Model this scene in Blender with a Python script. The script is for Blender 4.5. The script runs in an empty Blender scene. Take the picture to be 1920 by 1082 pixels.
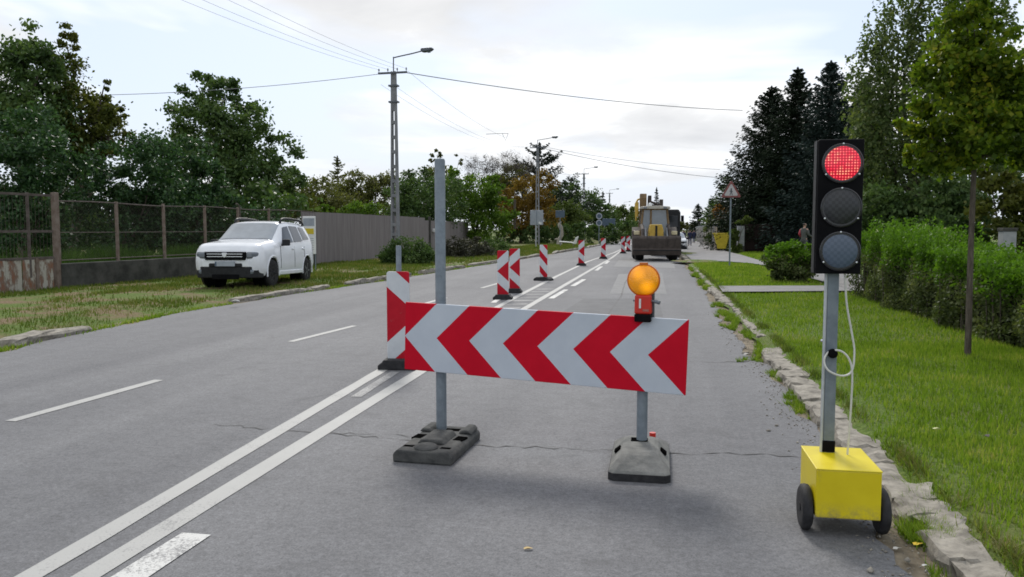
import bpy, bmesh, math, random
import numpy as np
from mathutils import Vector, Matrix
R = math.radians
rng = np.random.default_rng(7)
random.seed(7)
sc = bpy.context.scene
col = sc.collection

# ------------------------------------------------------------------ camera, sky, sun, exposure
FPX, CH, CX, CY = 1500.0, 1.54, 960.0, 541.0
YAW = math.atan(270 / FPX); PITCH = math.atan(111 / FPX)
cam = bpy.data.cameras.new('camera'); camo = bpy.data.objects.new('camera', cam); col.objects.link(camo)
cam.sensor_width = 36; cam.lens = FPX / 1920 * 36; cam.clip_end = 3000; cam.clip_start = .05
camo.location = (0, 0, CH); camo.rotation_euler = (math.pi / 2 - PITCH, 0, YAW)
sc.camera = camo
SUN_EL, SUN_AZ = R(40), R(-15)          # azimuth measured from +Y towards +X
world = bpy.data.worlds.new('World'); sc.world = world; world.use_nodes = True
sun = bpy.data.lights.new('sun', 'SUN'); suno = bpy.data.objects.new('sun', sun); col.objects.link(suno)
sun.energy = 2.1; sun.angle = R(16); sun.color = (1, .95, .88)
sd = Vector((math.sin(SUN_AZ) * math.cos(SUN_EL), math.cos(SUN_AZ) * math.cos(SUN_EL), math.sin(SUN_EL)))
suno.rotation_euler = sd.to_track_quat('Z', 'Y').to_euler(); suno.location = (0, 0, 30)
sc.view_settings.view_transform = 'Standard'; sc.view_settings.look = 'None'
sc.view_settings.exposure = 0.32; sc.view_settings.gamma = 1.0
sc.render.engine = 'CYCLES'
cy = sc.cycles
cy.max_bounces = 5; cy.diffuse_bounces = 3; cy.glossy_bounces = 3; cy.transmission_bounces = 4; cy.transparent_max_bounces = 6
cy.pixel_filter_type = 'BLACKMAN_HARRIS'; cy.filter_width = 1.7
cy.caustics_reflective = False; cy.caustics_refractive = False

def build_world():
    nt = world.node_tree; N = nt.nodes; L = nt.links; N.clear()
    out = N.new('ShaderNodeOutputWorld'); bg = N.new('ShaderNodeBackground'); bg.inputs['Strength'].default_value = 0.1
    sky = N.new('ShaderNodeTexSky'); sky.sky_type = 'NISHITA'; sky.sun_disc = False
    sky.sun_elevation = SUN_EL; sky.sun_rotation = SUN_AZ; sky.air_density = 1; sky.dust_density = 1.5
    tc = N.new('ShaderNodeTexCoord')
    sep = N.new('ShaderNodeSeparateXYZ'); L.new(tc.outputs['Generated'], sep.inputs[0])
    def m(op, a, b=None):
        n = N.new('ShaderNodeMath'); n.operation = op
        for i, v in enumerate((a, b)):
            if v is None: continue
            if isinstance(v, (int, float)): n.inputs[i].default_value = v
            else: L.new(v, n.inputs[i])
        return n.outputs[0]
    zz = m('ADD', m('MAXIMUM', sep.outputs[2], 0.0), 0.13)
    cmb = N.new('ShaderNodeCombineXYZ')
    L.new(m('DIVIDE', sep.outputs[0], zz), cmb.inputs[0]); L.new(m('DIVIDE', sep.outputs[1], zz), cmb.inputs[1])
    def noise(scale, det, rough, off):
        mp = N.new('ShaderNodeMapping'); mp.inputs['Location'].default_value = off; L.new(cmb.outputs[0], mp.inputs[0])
        n = N.new('ShaderNodeTexNoise'); n.inputs['Scale'].default_value = scale; n.inputs['Detail'].default_value = det
        n.inputs['Roughness'].default_value = rough; n.inputs['Distortion'].default_value = .35; L.new(mp.outputs[0], n.inputs['Vector']); return n.outputs[0]
    def ramp(v, stops):
        r = N.new('ShaderNodeValToRGB'); L.new(v, r.inputs[0]); e = r.color_ramp.elements
        e[0].position, e[0].color = stops[0]; e[1].position, e[1].color = stops[1]
        for p, c in stops[2:]:
            q = e.new(p); q.color = c
        return r.outputs[0]
    def mix(f, a, b):
        n = N.new('ShaderNodeMix'); n.data_type = 'RGBA'
        if isinstance(f, float): n.inputs['Factor'].default_value = f
        else: L.new(f, n.inputs['Factor'])
        for k, v in (('A', a), ('B', b)):
            s = [i for i in n.inputs if i.name == k and i.type == 'RGBA'][0]
            if isinstance(v, tuple): s.default_value = v
            else: L.new(v, s)
        return [o for o in n.outputs if o.type == 'RGBA'][0]
    g = lambda v, b=1.0: (v, v * (1 + .01 * b), v * (1 + .03 * b), 1)
    cloud = ramp(noise(.95, 7, .55, (3.1, 1.7, 0)), [(.30, g(6.1, 1.2)), (.46, g(7.4, .6)), (.60, g(10.2, .2))])
    gap = ramp(noise(.55, 5, .5, (8.2, 4.6, 0)), [(.45, (0, 0, 0, 1)), (.55, (1, 1, 1, 1))])
    pale = mix(.80, sky.outputs[0], (6.2, 7.1, 8.6, 1))       # thin veil over the blue
    full = mix(gap, cloud, pale)
    # hazy brighter band at the horizon
    hb = ramp(m('ABSOLUTE', sep.outputs[2]), [(0.0, (1, 1, 1, 1)), (.16, (0, 0, 0, 1))])
    full = mix(m('MULTIPLY', hb, .6), full, (6.6, 7.0, 7.6, 1))
    L.new(full, bg.inputs['Color']); L.new(bg.outputs[0], out.inputs['Surface'])
build_world()

# ------------------------------------------------------------------ survey helpers: from sightings to places on the ground
fw = np.array([-math.sin(YAW) * math.cos(PITCH), math.cos(YAW) * math.cos(PITCH), -math.sin(PITCH)])
rt = np.array([math.cos(YAW), math.sin(YAW), 0.]); upv = np.cross(rt, fw); C0 = np.array([0, 0, CH])
def ray(x, y): return fw * FPX + rt * (x - CX) - upv * (y - CY)
def G(x, y, z=0.): d = ray(x, y); return C0 + d * ((z - CH) / d[2])
def AT(x, y, Y): d = ray(x, y); return C0 + d * (Y / d[1])

# ------------------------------------------------------------------ materials
def nmat(name): 
    m = bpy.data.materials.new(name); m.use_nodes = True
    return m, m.node_tree.nodes, m.node_tree.links, m.node_tree.nodes['Principled BSDF']
def mixn(N, L, f, a, b, blend='MIX'):
    n = N.new('ShaderNodeMix'); n.data_type = 'RGBA'; n.blend_type = blend
    if isinstance(f, (int, float)): n.inputs['Factor'].default_value = f
    else: L.new(f, n.inputs['Factor'])
    for k, v in (('A', a), ('B', b)):
        s = [i for i in n.inputs if i.name == k and i.type == 'RGBA'][0]
        if isinstance(v, tuple): s.default_value = v if len(v) == 4 else (*v, 1)
        else: L.new(v, s)
    return [o for o in n.outputs if o.type == 'RGBA'][0]
def noisen(N, L, scale, det=4, rough=.6, coord='Object', stretch=None, dist=0):
    tc = N.new('ShaderNodeTexCoord'); v = tc.outputs[coord]
    if stretch:
        mp = N.new('ShaderNodeMapping'); mp.inputs['Scale'].default_value = stretch; L.new(v, mp.inputs[0]); v = mp.outputs[0]
    n = N.new('ShaderNodeTexNoise'); n.inputs['Scale'].default_value = scale; n.inputs['Detail'].default_value = det
    n.inputs['Roughness'].default_value = rough; n.inputs['Distortion'].default_value = dist; L.new(v, n.inputs['Vector']); return n.outputs[0]
def rampn(N, L, v, stops):
    r = N.new('ShaderNodeValToRGB'); L.new(v, r.inputs[0]); e = r.color_ramp.elements
    c4 = lambda c: (*c, 1) if isinstance(c, tuple) else (c, c, c, 1)
    e[0].position, e[0].color = stops[0][0], c4(stops[0][1]); e[1].position, e[1].color = stops[1][0], c4(stops[1][1])
    for p, c in stops[2:]:
        q = e.new(p); q.color = c4(c)
    return r.outputs[0]
def mathn(N, L, op, a, b=None, c=None):
    n = N.new('ShaderNodeMath'); n.operation = op
    for i, v in enumerate((a, b, c)):
        if v is None: continue
        if isinstance(v, (int, float)): n.inputs[i].default_value = v
        else: L.new(v, n.inputs[i])
    return n.outputs[0]
def bumpn(N, L, h, p, strength=.3, dist=.01):
    b = N.new('ShaderNodeBump'); b.inputs['Strength'].default_value = strength; b.inputs['Distance'].default_value = dist
    L.new(h, b.inputs['Height']); L.new(b.outputs[0], p.inputs['Normal'])
def worn(name, c1, c2, scale=6, rough=.6, metal=0., bump=.15, spec=.5, stretch=None, lo=.35, hi=.65, bscale=None):
    m, N, L, p = nmat(name)
    n = noisen(N, L, scale, 6, .65, stretch=stretch)
    L.new(rampn(N, L, n, [(lo, c1), (hi, c2)]), p.inputs['Base Color'])
    p.inputs['Roughness'].default_value = rough; p.inputs['Metallic'].default_value = metal; p.inputs['Specular IOR Level'].default_value = spec
    if bump: bumpn(N, L, noisen(N, L, bscale or scale * 6, 4), p, bump, .01)
    return m
def folmat(name, stops, trans=.3, rough=.55, patch=.6, pscale=.9):
    """leaf material: every leaf gets its own tint, and whole twigs drift in hue"""
    m, N, L, p = nmat(name)
    geo = N.new('ShaderNodeNewGeometry'); r = geo.outputs['Random Per Island']
    n = noisen(N, L, pscale, 3)
    f = mathn(N, L, 'ADD', mathn(N, L, 'MULTIPLY', r, 1 - patch), mathn(N, L, 'MULTIPLY', mathn(N, L, 'MULTIPLY_ADD', n, 2.2, -.6), patch))
    c = rampn(N, L, f, stops)
    L.new(c, p.inputs['Base Color']); p.inputs['Roughness'].default_value = rough; p.inputs['Specular IOR Level'].default_value = .14
    t = N.new('ShaderNodeBsdfTranslucent'); L.new(mixn(N, L, 1.0, c, (1.15, 1.25, .55), 'MULTIPLY'), t.inputs['Color'])
    ms = N.new('ShaderNodeMixShader'); ms.inputs[0].default_value = trans
    out = N['Material Output']; L.new(p.outputs[0], ms.inputs[1]); L.new(t.outputs[0], ms.inputs[2]); L.new(ms.outputs[0], out.inputs['Surface'])
    return m

def asphalt():
    m, N, L, p = nmat('asphalt')
    big = noisen(N, L, .35, 4, .6); tracks = noisen(N, L, 1.0, 3, .5, stretch=(1.1, .05, 1))
    fine = noisen(N, L, 95, 3, .8); grit = noisen(N, L, 210, 2, .8)
    base = rampn(N, L, big, [(.32, (.098, .099, .106)), (.68, (.158, .159, .166))])
    base = mixn(N, L, .55, base, rampn(N, L, tracks, [(.35, (.106, .108, .116)), (.65, (.172, .174, .180))]))
    base = mixn(N, L, .8, base, rampn(N, L, noisen(N, L, 32, 4, .75), [(.36, .74), (.5, 1.0), (.64, 1.26)]), 'MULTIPLY')
    base = mixn(N, L, .6, base, rampn(N, L, noisen(N, L, 7, 4, .7), [(.36, .84), (.5, 1.0), (.64, 1.14)]), 'MULTIPLY')
    base = mixn(N, L, .85, base, rampn(N, L, fine, [(.34, .62), (.5, 1.0), (.68, 1.35)]), 'MULTIPLY')
    base = mixn(N, L, mathn(N, L, 'MULTIPLY', rampn(N, L, grit, [(.62, 0.), (.70, 1.)]), .5), base, (.34, .34, .33))
    # dark tyre stains and oil drips
    st = rampn(N, L, noisen(N, L, 1.9, 5, .7, dist=.8), [(.56, 0.), (.76, .6)])
    base = mixn(N, L, st, base, (.075, .075, .078))
    L.new(base, p.inputs['Base Color']); p.inputs['Roughness'].default_value = .82; p.inputs['Specular IOR Level'].default_value = .35
    bumpn(N, L, mixn(N, L, .5, fine, grit), p, .35, .005)
    return m
def roadpaint(name, col_=(.62, .62, .60), wear=.42):
    m, N, L, p = nmat(name)
    fine = noisen(N, L, 70, 3, .75); big = noisen(N, L, 2.2, 5, .7)
    w = mathn(N, L, 'ADD', mathn(N, L, 'MULTIPLY', fine, .6), mathn(N, L, 'MULTIPLY', big, .5))
    f = rampn(N, L, w, [(wear, 1.), (wear + .12, 0.)])
    c = mixn(N, L, f, mixn(N, L, noisen(N, L, 1.2, 4, .7), tuple(v * .86 for v in col_), tuple(v * 1.1 for v in col_)), (.17, .17, .172)); L.new(c, p.inputs['Base Color']); p.inputs['Roughness'].default_value = .7
    bumpn(N, L, fine, p, .4, .004)
    return m
def turf(name, dry, lo=.42, hi=.62):
    m, N, L, p = nmat(name)
    a = noisen(N, L, .8, 7, .7); b = noisen(N, L, 24, 4, .75)
    g = rampn(N, L, b, [(.3, (.045, .072, .013)), (.5, (.090, .140, .024)), (.72, (.15, .195, .048))])
    d = rampn(N, L, b, [(.3, (.085, .058, .032)), (.5, (.17, .122, .070)), (.72, (.28, .215, .135))])
    f = mathn(N, L, 'MULTIPLY', rampn(N, L, a, [(lo, 0.), (hi, 1.)]), dry)
    L.new(mixn(N, L, f, g, d), p.inputs['Base Color']); p.inputs['Roughness'].default_value = .9; p.inputs['Specular IOR Level'].default_value = .15
    bumpn(N, L, b, p, .8, .03)
    return m
M = {}
M['asphalt'] = asphalt()
M['line'] = roadpaint('line_paint', (.37, .37, .355), wear=.38); M['fresh'] = roadpaint('fresh_line_paint', (.56, .56, .54), .45); M['faded'] = roadpaint('faded_paint', (.34, .34, .33), .50)
M['patch'] = worn('light_asphalt', (.15, .152, .155), (.20, .20, .20), 3, .85, bump=.4, bscale=60)
M['darkpatch'] = worn('dark_asphalt', (.088, .09, .095), (.118, .12, .125), 3, .85, bump=.5, bscale=60)
M['crack'] = worn('crack_tar', (.055, .055, .056), (.085, .084, .082), 9, .8, bump=.2)
M['dirt'] = worn('sandy_dirt', (.13, .108, .078), (.27, .23, .17), 7, .95, bump=.6, spec=.1, bscale=50)
M['turf_r'] = turf('mown_grass', .55, .5, .72); M['turf_l'] = turf('dry_patchy_grass', 1.0, .46, .57); M['turf_f'] = turf('far_grass', .4)
M['kerb'] = worn('crumbling_concrete', (.15, .138, .118), (.34, .315, .27), 9, .92, bump=1.0, spec=.2, bscale=22)
M['walk'] = worn('path_asphalt', (.19, .188, .19), (.255, .25, .25), 2.2, .9, bump=.3, spec=.2, bscale=50)
M['galv'] = worn('galvanised_steel', (.135, .165, .195), (.20, .235, .265), 14, .55, .25, .06)
M['galv_light'] = worn('pale_steel', (.42, .45, .47), (.52, .55, .57), 14, .5, .3, .05)
M['blackrub'] = worn('black_rubber', (.016, .016, .018), (.034, .034, .036), 18, .75, bump=.4, spec=.3)
M['greyrub'] = worn('dusty_grey_rubber', (.045, .047, .047), (.098, .098, .094), 9, .88, bump=.5, spec=.2, bscale=60)
M['palerub'] = worn('dust_covered_rubber', (.12, .123, .118), (.225, .225, .212), 7, .9, bump=.5, spec=.2, bscale=60)
M['black'] = worn('matt_black_paint', (.002, .002, .003), (.005, .005, .006), 8, .6, bump=.05, spec=.08)
M['hole_shade'] = worn('painted_hole_shade', (.003, .003, .003), (.006, .006, .006), 8, 1., bump=0, spec=0)  # flat black painted in for the shade inside holes
M['dark'] = worn('dark_plastic', (.010, .0105, .012), (.020, .021, .023), 10, .55, bump=.1, spec=.25)
M['gloss'] = worn('glossy_black_rim', (.012, .012, .014), (.02, .02, .022), 8, .22, 0, 0, .6)
def enamel():
    m, N, L, p = nmat('yellow_enamel'); n = noisen(N, L, 3, 5, .6); c = rampn(N, L, n, [(.35, (.60, .48, .004)), (.65, (.68, .56, .006))])
    sc1 = rampn(N, L, noisen(N, L, 16, 6, .8, stretch=(1, 1, .4)), [(.60, 0.), (.74, .55)]); c = mixn(N, L, sc1, c, (.36, .29, .05))
    tc = N.new('ShaderNodeTexCoord'); sp = N.new('ShaderNodeSeparateXYZ'); L.new(tc.outputs['Object'], sp.inputs[0])
    low = mathn(N, L, 'MULTIPLY', rampn(N, L, sp.outputs[2], [(.10, 1.), (.19, 0.)]), rampn(N, L, noisen(N, L, 22, 5, .8), [(.40, 0.), (.66, .8)]))     # road splash along the bottom
    L.new(mixn(N, L, low, c, (.20, .17, .10)), p.inputs['Base Color']); L.new(rampn(N, L, n, [(.3, .30), (.7, .48)]), p.inputs['Roughness']); bumpn(N, L, noisen(N, L, 60, 2), p, .03, .004); return m
M['yellow'] = enamel()
M['cable'] = worn('white_cable', (.52, .52, .48), (.62, .62, .57), 9, .5, bump=0)
M['carwhite'] = worn('white_car_paint', (.68, .70, .73), (.74, .76, .79), 2, .16, bump=0)
M['chrome'] = worn('chrome', (.55, .56, .58), (.65, .66, .68), 5, .2, .9, 0)
M['tyre'] = worn('tyre_rubber', (.014, .014, .015), (.027, .026, .026), 20, .8, bump=.3, spec=.25)
M['rim'] = worn('silver_alloy', (.30, .31, .33), (.40, .41, .43), 5, .35, .6, 0)
M['rust'] = worn('rusty_iron', (.105, .07, .05), (.205, .165, .14), 7, .9, bump=.4, lo=.3, hi=.7)
M['rust_dark'] = worn('dark_rusty_iron', (.055, .042, .035), (.11, .09, .08), 7, .9, bump=.3)
M['concrete_dark'] = worn('mossy_dark_concrete', (.035, .036, .032), (.085, .083, .075), 2.5, .95, bump=.5, spec=.15, bscale=20)
M['wallgrey'] = worn('weathered_grey_boards', (.165, .146, .143), (.235, .212, .208), 1.3, .92, bump=.25, spec=.15, stretch=(6, 6, .35), bscale=30)
M['pole'] = worn('old_pole_concrete', (.15, .155, .165), (.24, .245, .255), 3, .9, bump=.4, bscale=25)
M['steel_dark'] = worn('dark_grey_steel', (.07, .08, .095), (.115, .125, .14), 8, .5, .3, .05)
M['wire'] = worn('wire', (.16, .17, .185), (.22, .23, .245), 5, .6, 0, 0)
M['bark'] = worn('grey_brown_bark', (.055, .045, .036), (.13, .112, .092), 9, .95, bump=.7, stretch=(3, 3, .6), spec=.1)
M['palebark'] = worn('pale_bark', (.22, .20, .17), (.40, .37, .32), 6, .95, bump=.5, spec=.1)
M['signgrey'] = worn('bare_sign_back', (.27, .30, .34), (.34, .37, .41), 4, .5, .3, 0)
M['signblue'] = worn('blue_grey_sign', (.045, .075, .115), (.065, .10, .145), 4, .5, 0, 0)
M['white'] = worn('white_paint', (.62, .63, .63), (.74, .75, .74), 6, .45, 0, .03)
M['bucket'] = worn('muddy_steel', (.035, .027, .023), (.07, .055, .047), 5, .75, .1, .4)
M['hoeyel'] = worn('dusty_machine_yellow', (.44, .28, .035), (.56, .38, .07), 4, .6, 0, .1)
M['hoetan'] = worn('faded_machine_paint', (.11, .068, .028), (.19, .12, .05), 4, .7, 0, .1)
M['brown'] = worn('dark_brown_timber', (.016, .011, .0105), (.032, .022, .02), 4, .85, bump=.3, stretch=(8, 8, .5), spec=.1)
M['plaster'] = worn('grey_plaster', (.22, .23, .235), (.33, .34, .345), 4, .92, bump=.2, spec=.15)
M['skip'] = worn('yellow_skip_paint', (.48, .37, .012), (.60, .48, .03), 4, .6, 0, .1)
M['skin'] = worn('skin', (.30, .17, .12), (.36, .21, .15), 9, .6, 0, 0)
M['hair'] = worn('dark_hair', (.012, .01, .009), (.025, .02, .018), 30, .6, 0, 0)
M['navy'] = worn('navy_cloth', (.012, .016, .045), (.022, .028, .07), 12, .9, 0, .2)
M['jeans'] = worn('blue_jeans', (.03, .04, .07), (.05, .065, .10), 14, .9, 0, .2)
M['greycloth'] = worn('grey_cloth', (.055, .06, .058), (.085, .088, .085), 12, .9, 0, .2)
M['redcloth'] = worn('red_cloth', (.30, .03, .05), (.40, .06, .08), 12, .9, 0, .2)
M['rooftile'] = worn('red_roof_tiles', (.10, .058, .048), (.15, .09, .075), 3, .9, 0, .4)
M['roofgrey'] = worn('grey_roof_sheet', (.12, .13, .15), (.17, .18, .20), 3, .7, 0, .1)
M['redbright'] = worn('orange_red_plastic', (.50, .018, .008), (.58, .025, .010), 5, .4, 0, 0)
def glassy(name, c, rough=.04, spec=.8):
    m, N, L, p = nmat(name)
    L.new(rampn(N, L, noisen(N, L, 3, 2), [(.3, c), (.7, tuple(v * 1.3 for v in c))]), p.inputs['Base Color'])
    p.inputs['Roughness'].default_value = rough; p.inputs['Specular IOR Level'].default_value = spec; return m
M['glass'] = glassy('dark_car_glass', (.010, .012, .015), .05, .35); M['hoeglass'] = glassy('dusty_cab_glass', (.10, .125, .15), .15)
M['lampglass'] = glassy('headlight_glass', (.10, .115, .135), .12)
M['windscreen'] = glassy('windscreen_glass', (.20, .225, .25), .06, 1.0)

# foliage palettes
M['f_maple'] = folmat('maple_leaves', [(.08, (0.0299, 0.0542, 0.0079)), (.4, (0.0718, 0.1205, 0.0132)), (.68, (0.1496, 0.2033, 0.0185)), (.95, (0.3591, 0.3313, 0.0330))], 0.55, patch=.5, pscale=1.7)
M['f_birch'] = folmat('birch_leaves', [(.1, (0.0368, 0.0606, 0.0216)), (.5, (0.0846, 0.1248, 0.0432)), (.9, (0.1748, 0.2050, 0.0810))], 0.42, patch=.4)
M['f_spruce'] = folmat('spruce_needles', [(.1, (0.0065, 0.0126, 0.0070)), (.5, (0.0143, 0.0252, 0.0129)), (.9, (0.0339, 0.0479, 0.0246))], 0.04)
M['f_bluespruce'] = folmat('blue_spruce_needles', [(.1, (0.0096, 0.0192, 0.0156)), (.5, (0.0204, 0.0348, 0.0300)), (.9, (0.0432, 0.0624, 0.0540))], 0.05)
M['f_dark'] = folmat('dark_leaves', [(.1, (0.0258, 0.0493, 0.0182)), (.5, (0.0617, 0.1086, 0.0340)), (.9, (0.1413, 0.1973, 0.0678))], 0.32)
M['f_glossy'] = folmat('lilac_leaves', [(.1, (0.0162, 0.0396, 0.0175)), (.6, (0.0396, 0.0864, 0.0312)), (.88, (0.0810, 0.1440, 0.0663)), (.99, (0.2700, 0.3420, 0.2340))], 0.3, .35, patch=.18)
M['f_yellowdark'] = folmat('olive_needles', [(.1, (0.0326, 0.0461, 0.0101)), (.5, (0.0734, 0.0883, 0.0168)), (.9, (0.1428, 0.1440, 0.0269))], 0.3)
M['f_bright'] = folmat('bright_leaves', [(.1, (0.0345, 0.0715, 0.0110)), (.5, (0.0805, 0.1485, 0.0198)), (.9, (0.1725, 0.2420, 0.0440))], 0.45)
M['f_mid'] = folmat('mid_green_leaves', [(.1, (0.0351, 0.0546, 0.0144)), (.5, (0.0743, 0.1066, 0.0264)), (.9, (0.1350, 0.1625, 0.0540))], 0.4)
M['f_olive'] = folmat('olive_leaves', [(.1, (0.0468, 0.0546, 0.0208)), (.5, (0.0975, 0.1066, 0.0338)), (.9, (0.1690, 0.1625, 0.0650))], 0.4)
M['f_ochre'] = folmat('autumn_leaves', [(.1, (0.0715, 0.0475, 0.0144)), (.5, (0.1560, 0.0938, 0.0192)), (.9, (0.2470, 0.1625, 0.0360))], 0.45)
M['f_orange'] = folmat('orange_leaves', [(.1, (.10, .045, .012)), (.5, (.22, .095, .018)), (.9, (.30, .17, .03))], .4)
M['f_grey'] = folmat('dry_twigs', [(.1, (.05, .042, .038)), (.6, (.09, .076, .07)), (.9, (.13, .11, .10))], .1)
M['f_purple'] = folmat('dusky_leaves', [(.1, (0.0288, 0.0288, 0.0210)), (.5, (0.0576, 0.0576, 0.0420)), (.9, (0.0960, 0.0992, 0.0675))], .15)
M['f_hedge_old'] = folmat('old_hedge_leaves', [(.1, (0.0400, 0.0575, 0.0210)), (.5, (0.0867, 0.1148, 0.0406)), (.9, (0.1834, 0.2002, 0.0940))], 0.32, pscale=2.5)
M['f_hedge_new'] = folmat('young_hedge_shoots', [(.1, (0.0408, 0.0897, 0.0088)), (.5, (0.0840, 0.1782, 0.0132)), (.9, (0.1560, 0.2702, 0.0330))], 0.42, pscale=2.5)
M['f_flower'] = folmat('white_flowers', [(.2, (.45, .44, .36)), (.9, (.75, .74, .66))], .3)
M['f_grass'] = folmat('grass_blades', [(.08, (0.0727, 0.1202, 0.0116)), (.45, (0.1425, 0.2348, 0.0231)), (.72, (0.2180, 0.2935, 0.0405)), (.95, (0.3925, 0.3413, 0.1271))], 0.42, patch=.45, pscale=1.3)
M['f_grassdry'] = folmat('dry_grass_blades', [(.1, (.050, .080, .012)), (.45, (.095, .140, .022)), (.70, (.16, .165, .05)), (.95, (.26, .22, .11))], .3, pscale=.8)
M['f_weed'] = folmat('tall_weeds', [(.1, (0.0156, 0.0338, 0.0084)), (.5, (0.0364, 0.0754, 0.0144)), (.9, (0.0715, 0.1235, 0.0264))], .3)
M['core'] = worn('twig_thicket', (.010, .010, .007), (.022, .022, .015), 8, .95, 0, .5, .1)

# ------------------------------------------------------------------ object helpers
def link(name, me, parent=None):
    o = bpy.data.objects.new(name, me); col.objects.link(o)
    if parent is not None: o.parent = parent
    return o
def thing(name, label, cat, loc=(0, 0, 0), rz=0., group=None):
    o = bpy.data.objects.new(name, None); col.objects.link(o); o.empty_display_size = .2
    o.location = tuple(float(v) for v in loc); o.rotation_euler = (0, 0, rz); o['label'] = label; o['category'] = cat
    if group: o['group'] = group
    return o
def tag(o, label, cat, group=None, kind=None):
    if label: o['label'] = label
    if cat: o['category'] = cat
    if group: o['group'] = group
    if kind: o['kind'] = kind
    return o
def dup(root, loc, rz, label, group=None):
    r = root.copy(); col.objects.link(r); r.location = tuple(float(v) for v in loc); r.rotation_euler = (0, 0, rz); r['label'] = label
    if group: r['group'] = group
    for ch in list(root.children):
        c = ch.copy(); col.objects.link(c); c.parent = r
        for g in list(ch.children):
            d = g.copy(); col.objects.link(d); d.parent = c
    return r
class MB:
    def __init__(s): s.v = []; s.f = []; s.mi = []; s.cur = 0
    def add(s, vs, fs):
        b = len(s.v); s.v += [tuple(float(c) for c in v) for v in vs]
        s.f += [tuple(b + i for i in f) for f in fs]; s.mi += [s.cur] * len(fs); return s
    def box(s, c, d, rz=0., rx=0., ry=0., taper=1.):
        x, y, z = (k / 2 for k in d)
        vs = [Vector((sx * x * (taper if sz > 0 else 1), sy * y * (taper if sz > 0 else 1), sz * z)) for sz in (-1, 1) for sx, sy in ((-1, -1), (1, -1), (1, 1), (-1, 1))]
        m = Matrix.Rotation(rz, 3, 'Z') @ Matrix.Rotation(rx, 3, 'X') @ Matrix.Rotation(ry, 3, 'Y')
        vs = [m @ v + Vector(tuple(c)) for v in vs]
        return s.add(vs, [(0, 3, 2, 1), (4, 5, 6, 7), (0, 1, 5, 4), (1, 2, 6, 5), (2, 3, 7, 6), (3, 0, 4, 7)])
    def tube(s, path, rad, n=8, cap=True):
        P_ = [Vector(tuple(p)) for p in path]; k = len(P_)
        rad = [rad] * k if isinstance(rad, (int, float)) else rad
        vs = []; ref = None
        for i in range(k):
            t = (P_[min(i + 1, k - 1)] - P_[max(i - 1, 0)]).normalized()
            if ref is None: ref = Vector((1, 0, 0)) if abs(t.x) < .8 else Vector((0, 1, 0))
            u = (ref - t * ref.dot(t)).normalized(); w = t.cross(u); ref = u
            for j in range(n):
                a = 2 * math.pi * j / n; vs.append(P_[i] + (u * math.cos(a) + w * math.sin(a)) * rad[i])
        fs = [(i * n + j, i * n + (j + 1) % n, (i + 1) * n + (j + 1) % n, (i + 1) * n + j) for i in range(k - 1) for j in range(n)]
        if cap: fs += [tuple(range(n - 1, -1, -1)), tuple((k - 1) * n + j for j in range(n))]
        return s.add(vs, fs)
    def lathe(s, prof, c, axis='z', n=24):
        """profile of (radius, height) turned round an axis through c"""
        vs = []
        for r, h in prof:
            for j in range(n):
                a = 2 * math.pi * j / n; u, w = r * math.cos(a), r * math.sin(a)
                vs.append({'z': (c[0] + u, c[1] + w, c[2] + h), 'y': (c[0] + u, c[1] + h, c[2] - w), 'x': (c[0] + h, c[1] + u, c[2] + w)}[axis])
        k = len(prof)
        fs = [(i * n + j, i * n + (j + 1) % n, (i + 1) * n + (j + 1) % n, (i + 1) * n + j) for i in range(k - 1) for j in range(n)]
        fs += [tuple(range(n - 1, -1, -1)), tuple((k - 1) * n + j for j in range(n))]
        return s.add(vs, fs)
    def prism(s, poly, a, b, plane='xz'):
        """2-D outline pushed from a to b along the third axis"""
        def q(p, t): return {'xz': (p[0], t, p[1]), 'yz': (t, p[0], p[1]), 'xy': (p[0], p[1], t)}[plane]
        n = len(poly)
        vs = [q(p, a) for p in poly] + [q(p, b) for p in poly]
        return s.add(vs, [tuple(range(n)), tuple(range(2 * n - 1, n - 1, -1))] + [(i, n + i, n + (i + 1) % n, (i + 1) % n) for i in range(n)])
    def build(s, name, mats, parent=None, smooth=False, bevel=0., seg=2, sub=0, angle=35):
        me = bpy.data.meshes.new(name); me.from_pydata(s.v, [], s.f); me.update()
        for m in (mats if isinstance(mats, (list, tuple)) else [mats]): me.materials.append(m)
        if max(s.mi, default=0): me.polygons.foreach_set('material_index', s.mi)
        bm = bmesh.new(); bm.from_mesh(me); bmesh.ops.recalc_face_normals(bm, faces=bm.faces); bm.to_mesh(me); bm.free()
        if smooth: me.shade_smooth(); me.set_sharp_from_angle(angle=R(angle))
        o = link(name, me, parent)
        if bevel:
            b = o.modifiers.new('bevel', 'BEVEL'); b.width = bevel; b.segments = seg; b.limit_method = 'ANGLE'; b.angle_limit = R(40)
        if sub: b = o.modifiers.new('sub', 'SUBSURF'); b.levels = b.render_levels = sub
        return o
def each(s, name, mat, parent, **k):
    """every loose piece of the collected mesh becomes a part of its own"""
    par = list(range(len(s.v)))
    def fd(i):
        while par[i] != i: par[i] = par[par[i]]; i = par[i]
        return i
    for f in s.f:
        for i in f[1:]: par[fd(i)] = fd(f[0])
    groups = {}
    for f in s.f: groups.setdefault(fd(f[0]), []).append(f)
    out = []
    for fs in groups.values():
        ids = sorted({i for f in fs for i in f}); mp = {i: n for n, i in enumerate(ids)}
        out.append(MB().add([s.v[i] for i in ids], [tuple(mp[i] for i in f) for f in fs]).build(name, mat, parent, **k))
    return out
MB.each = each
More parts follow.
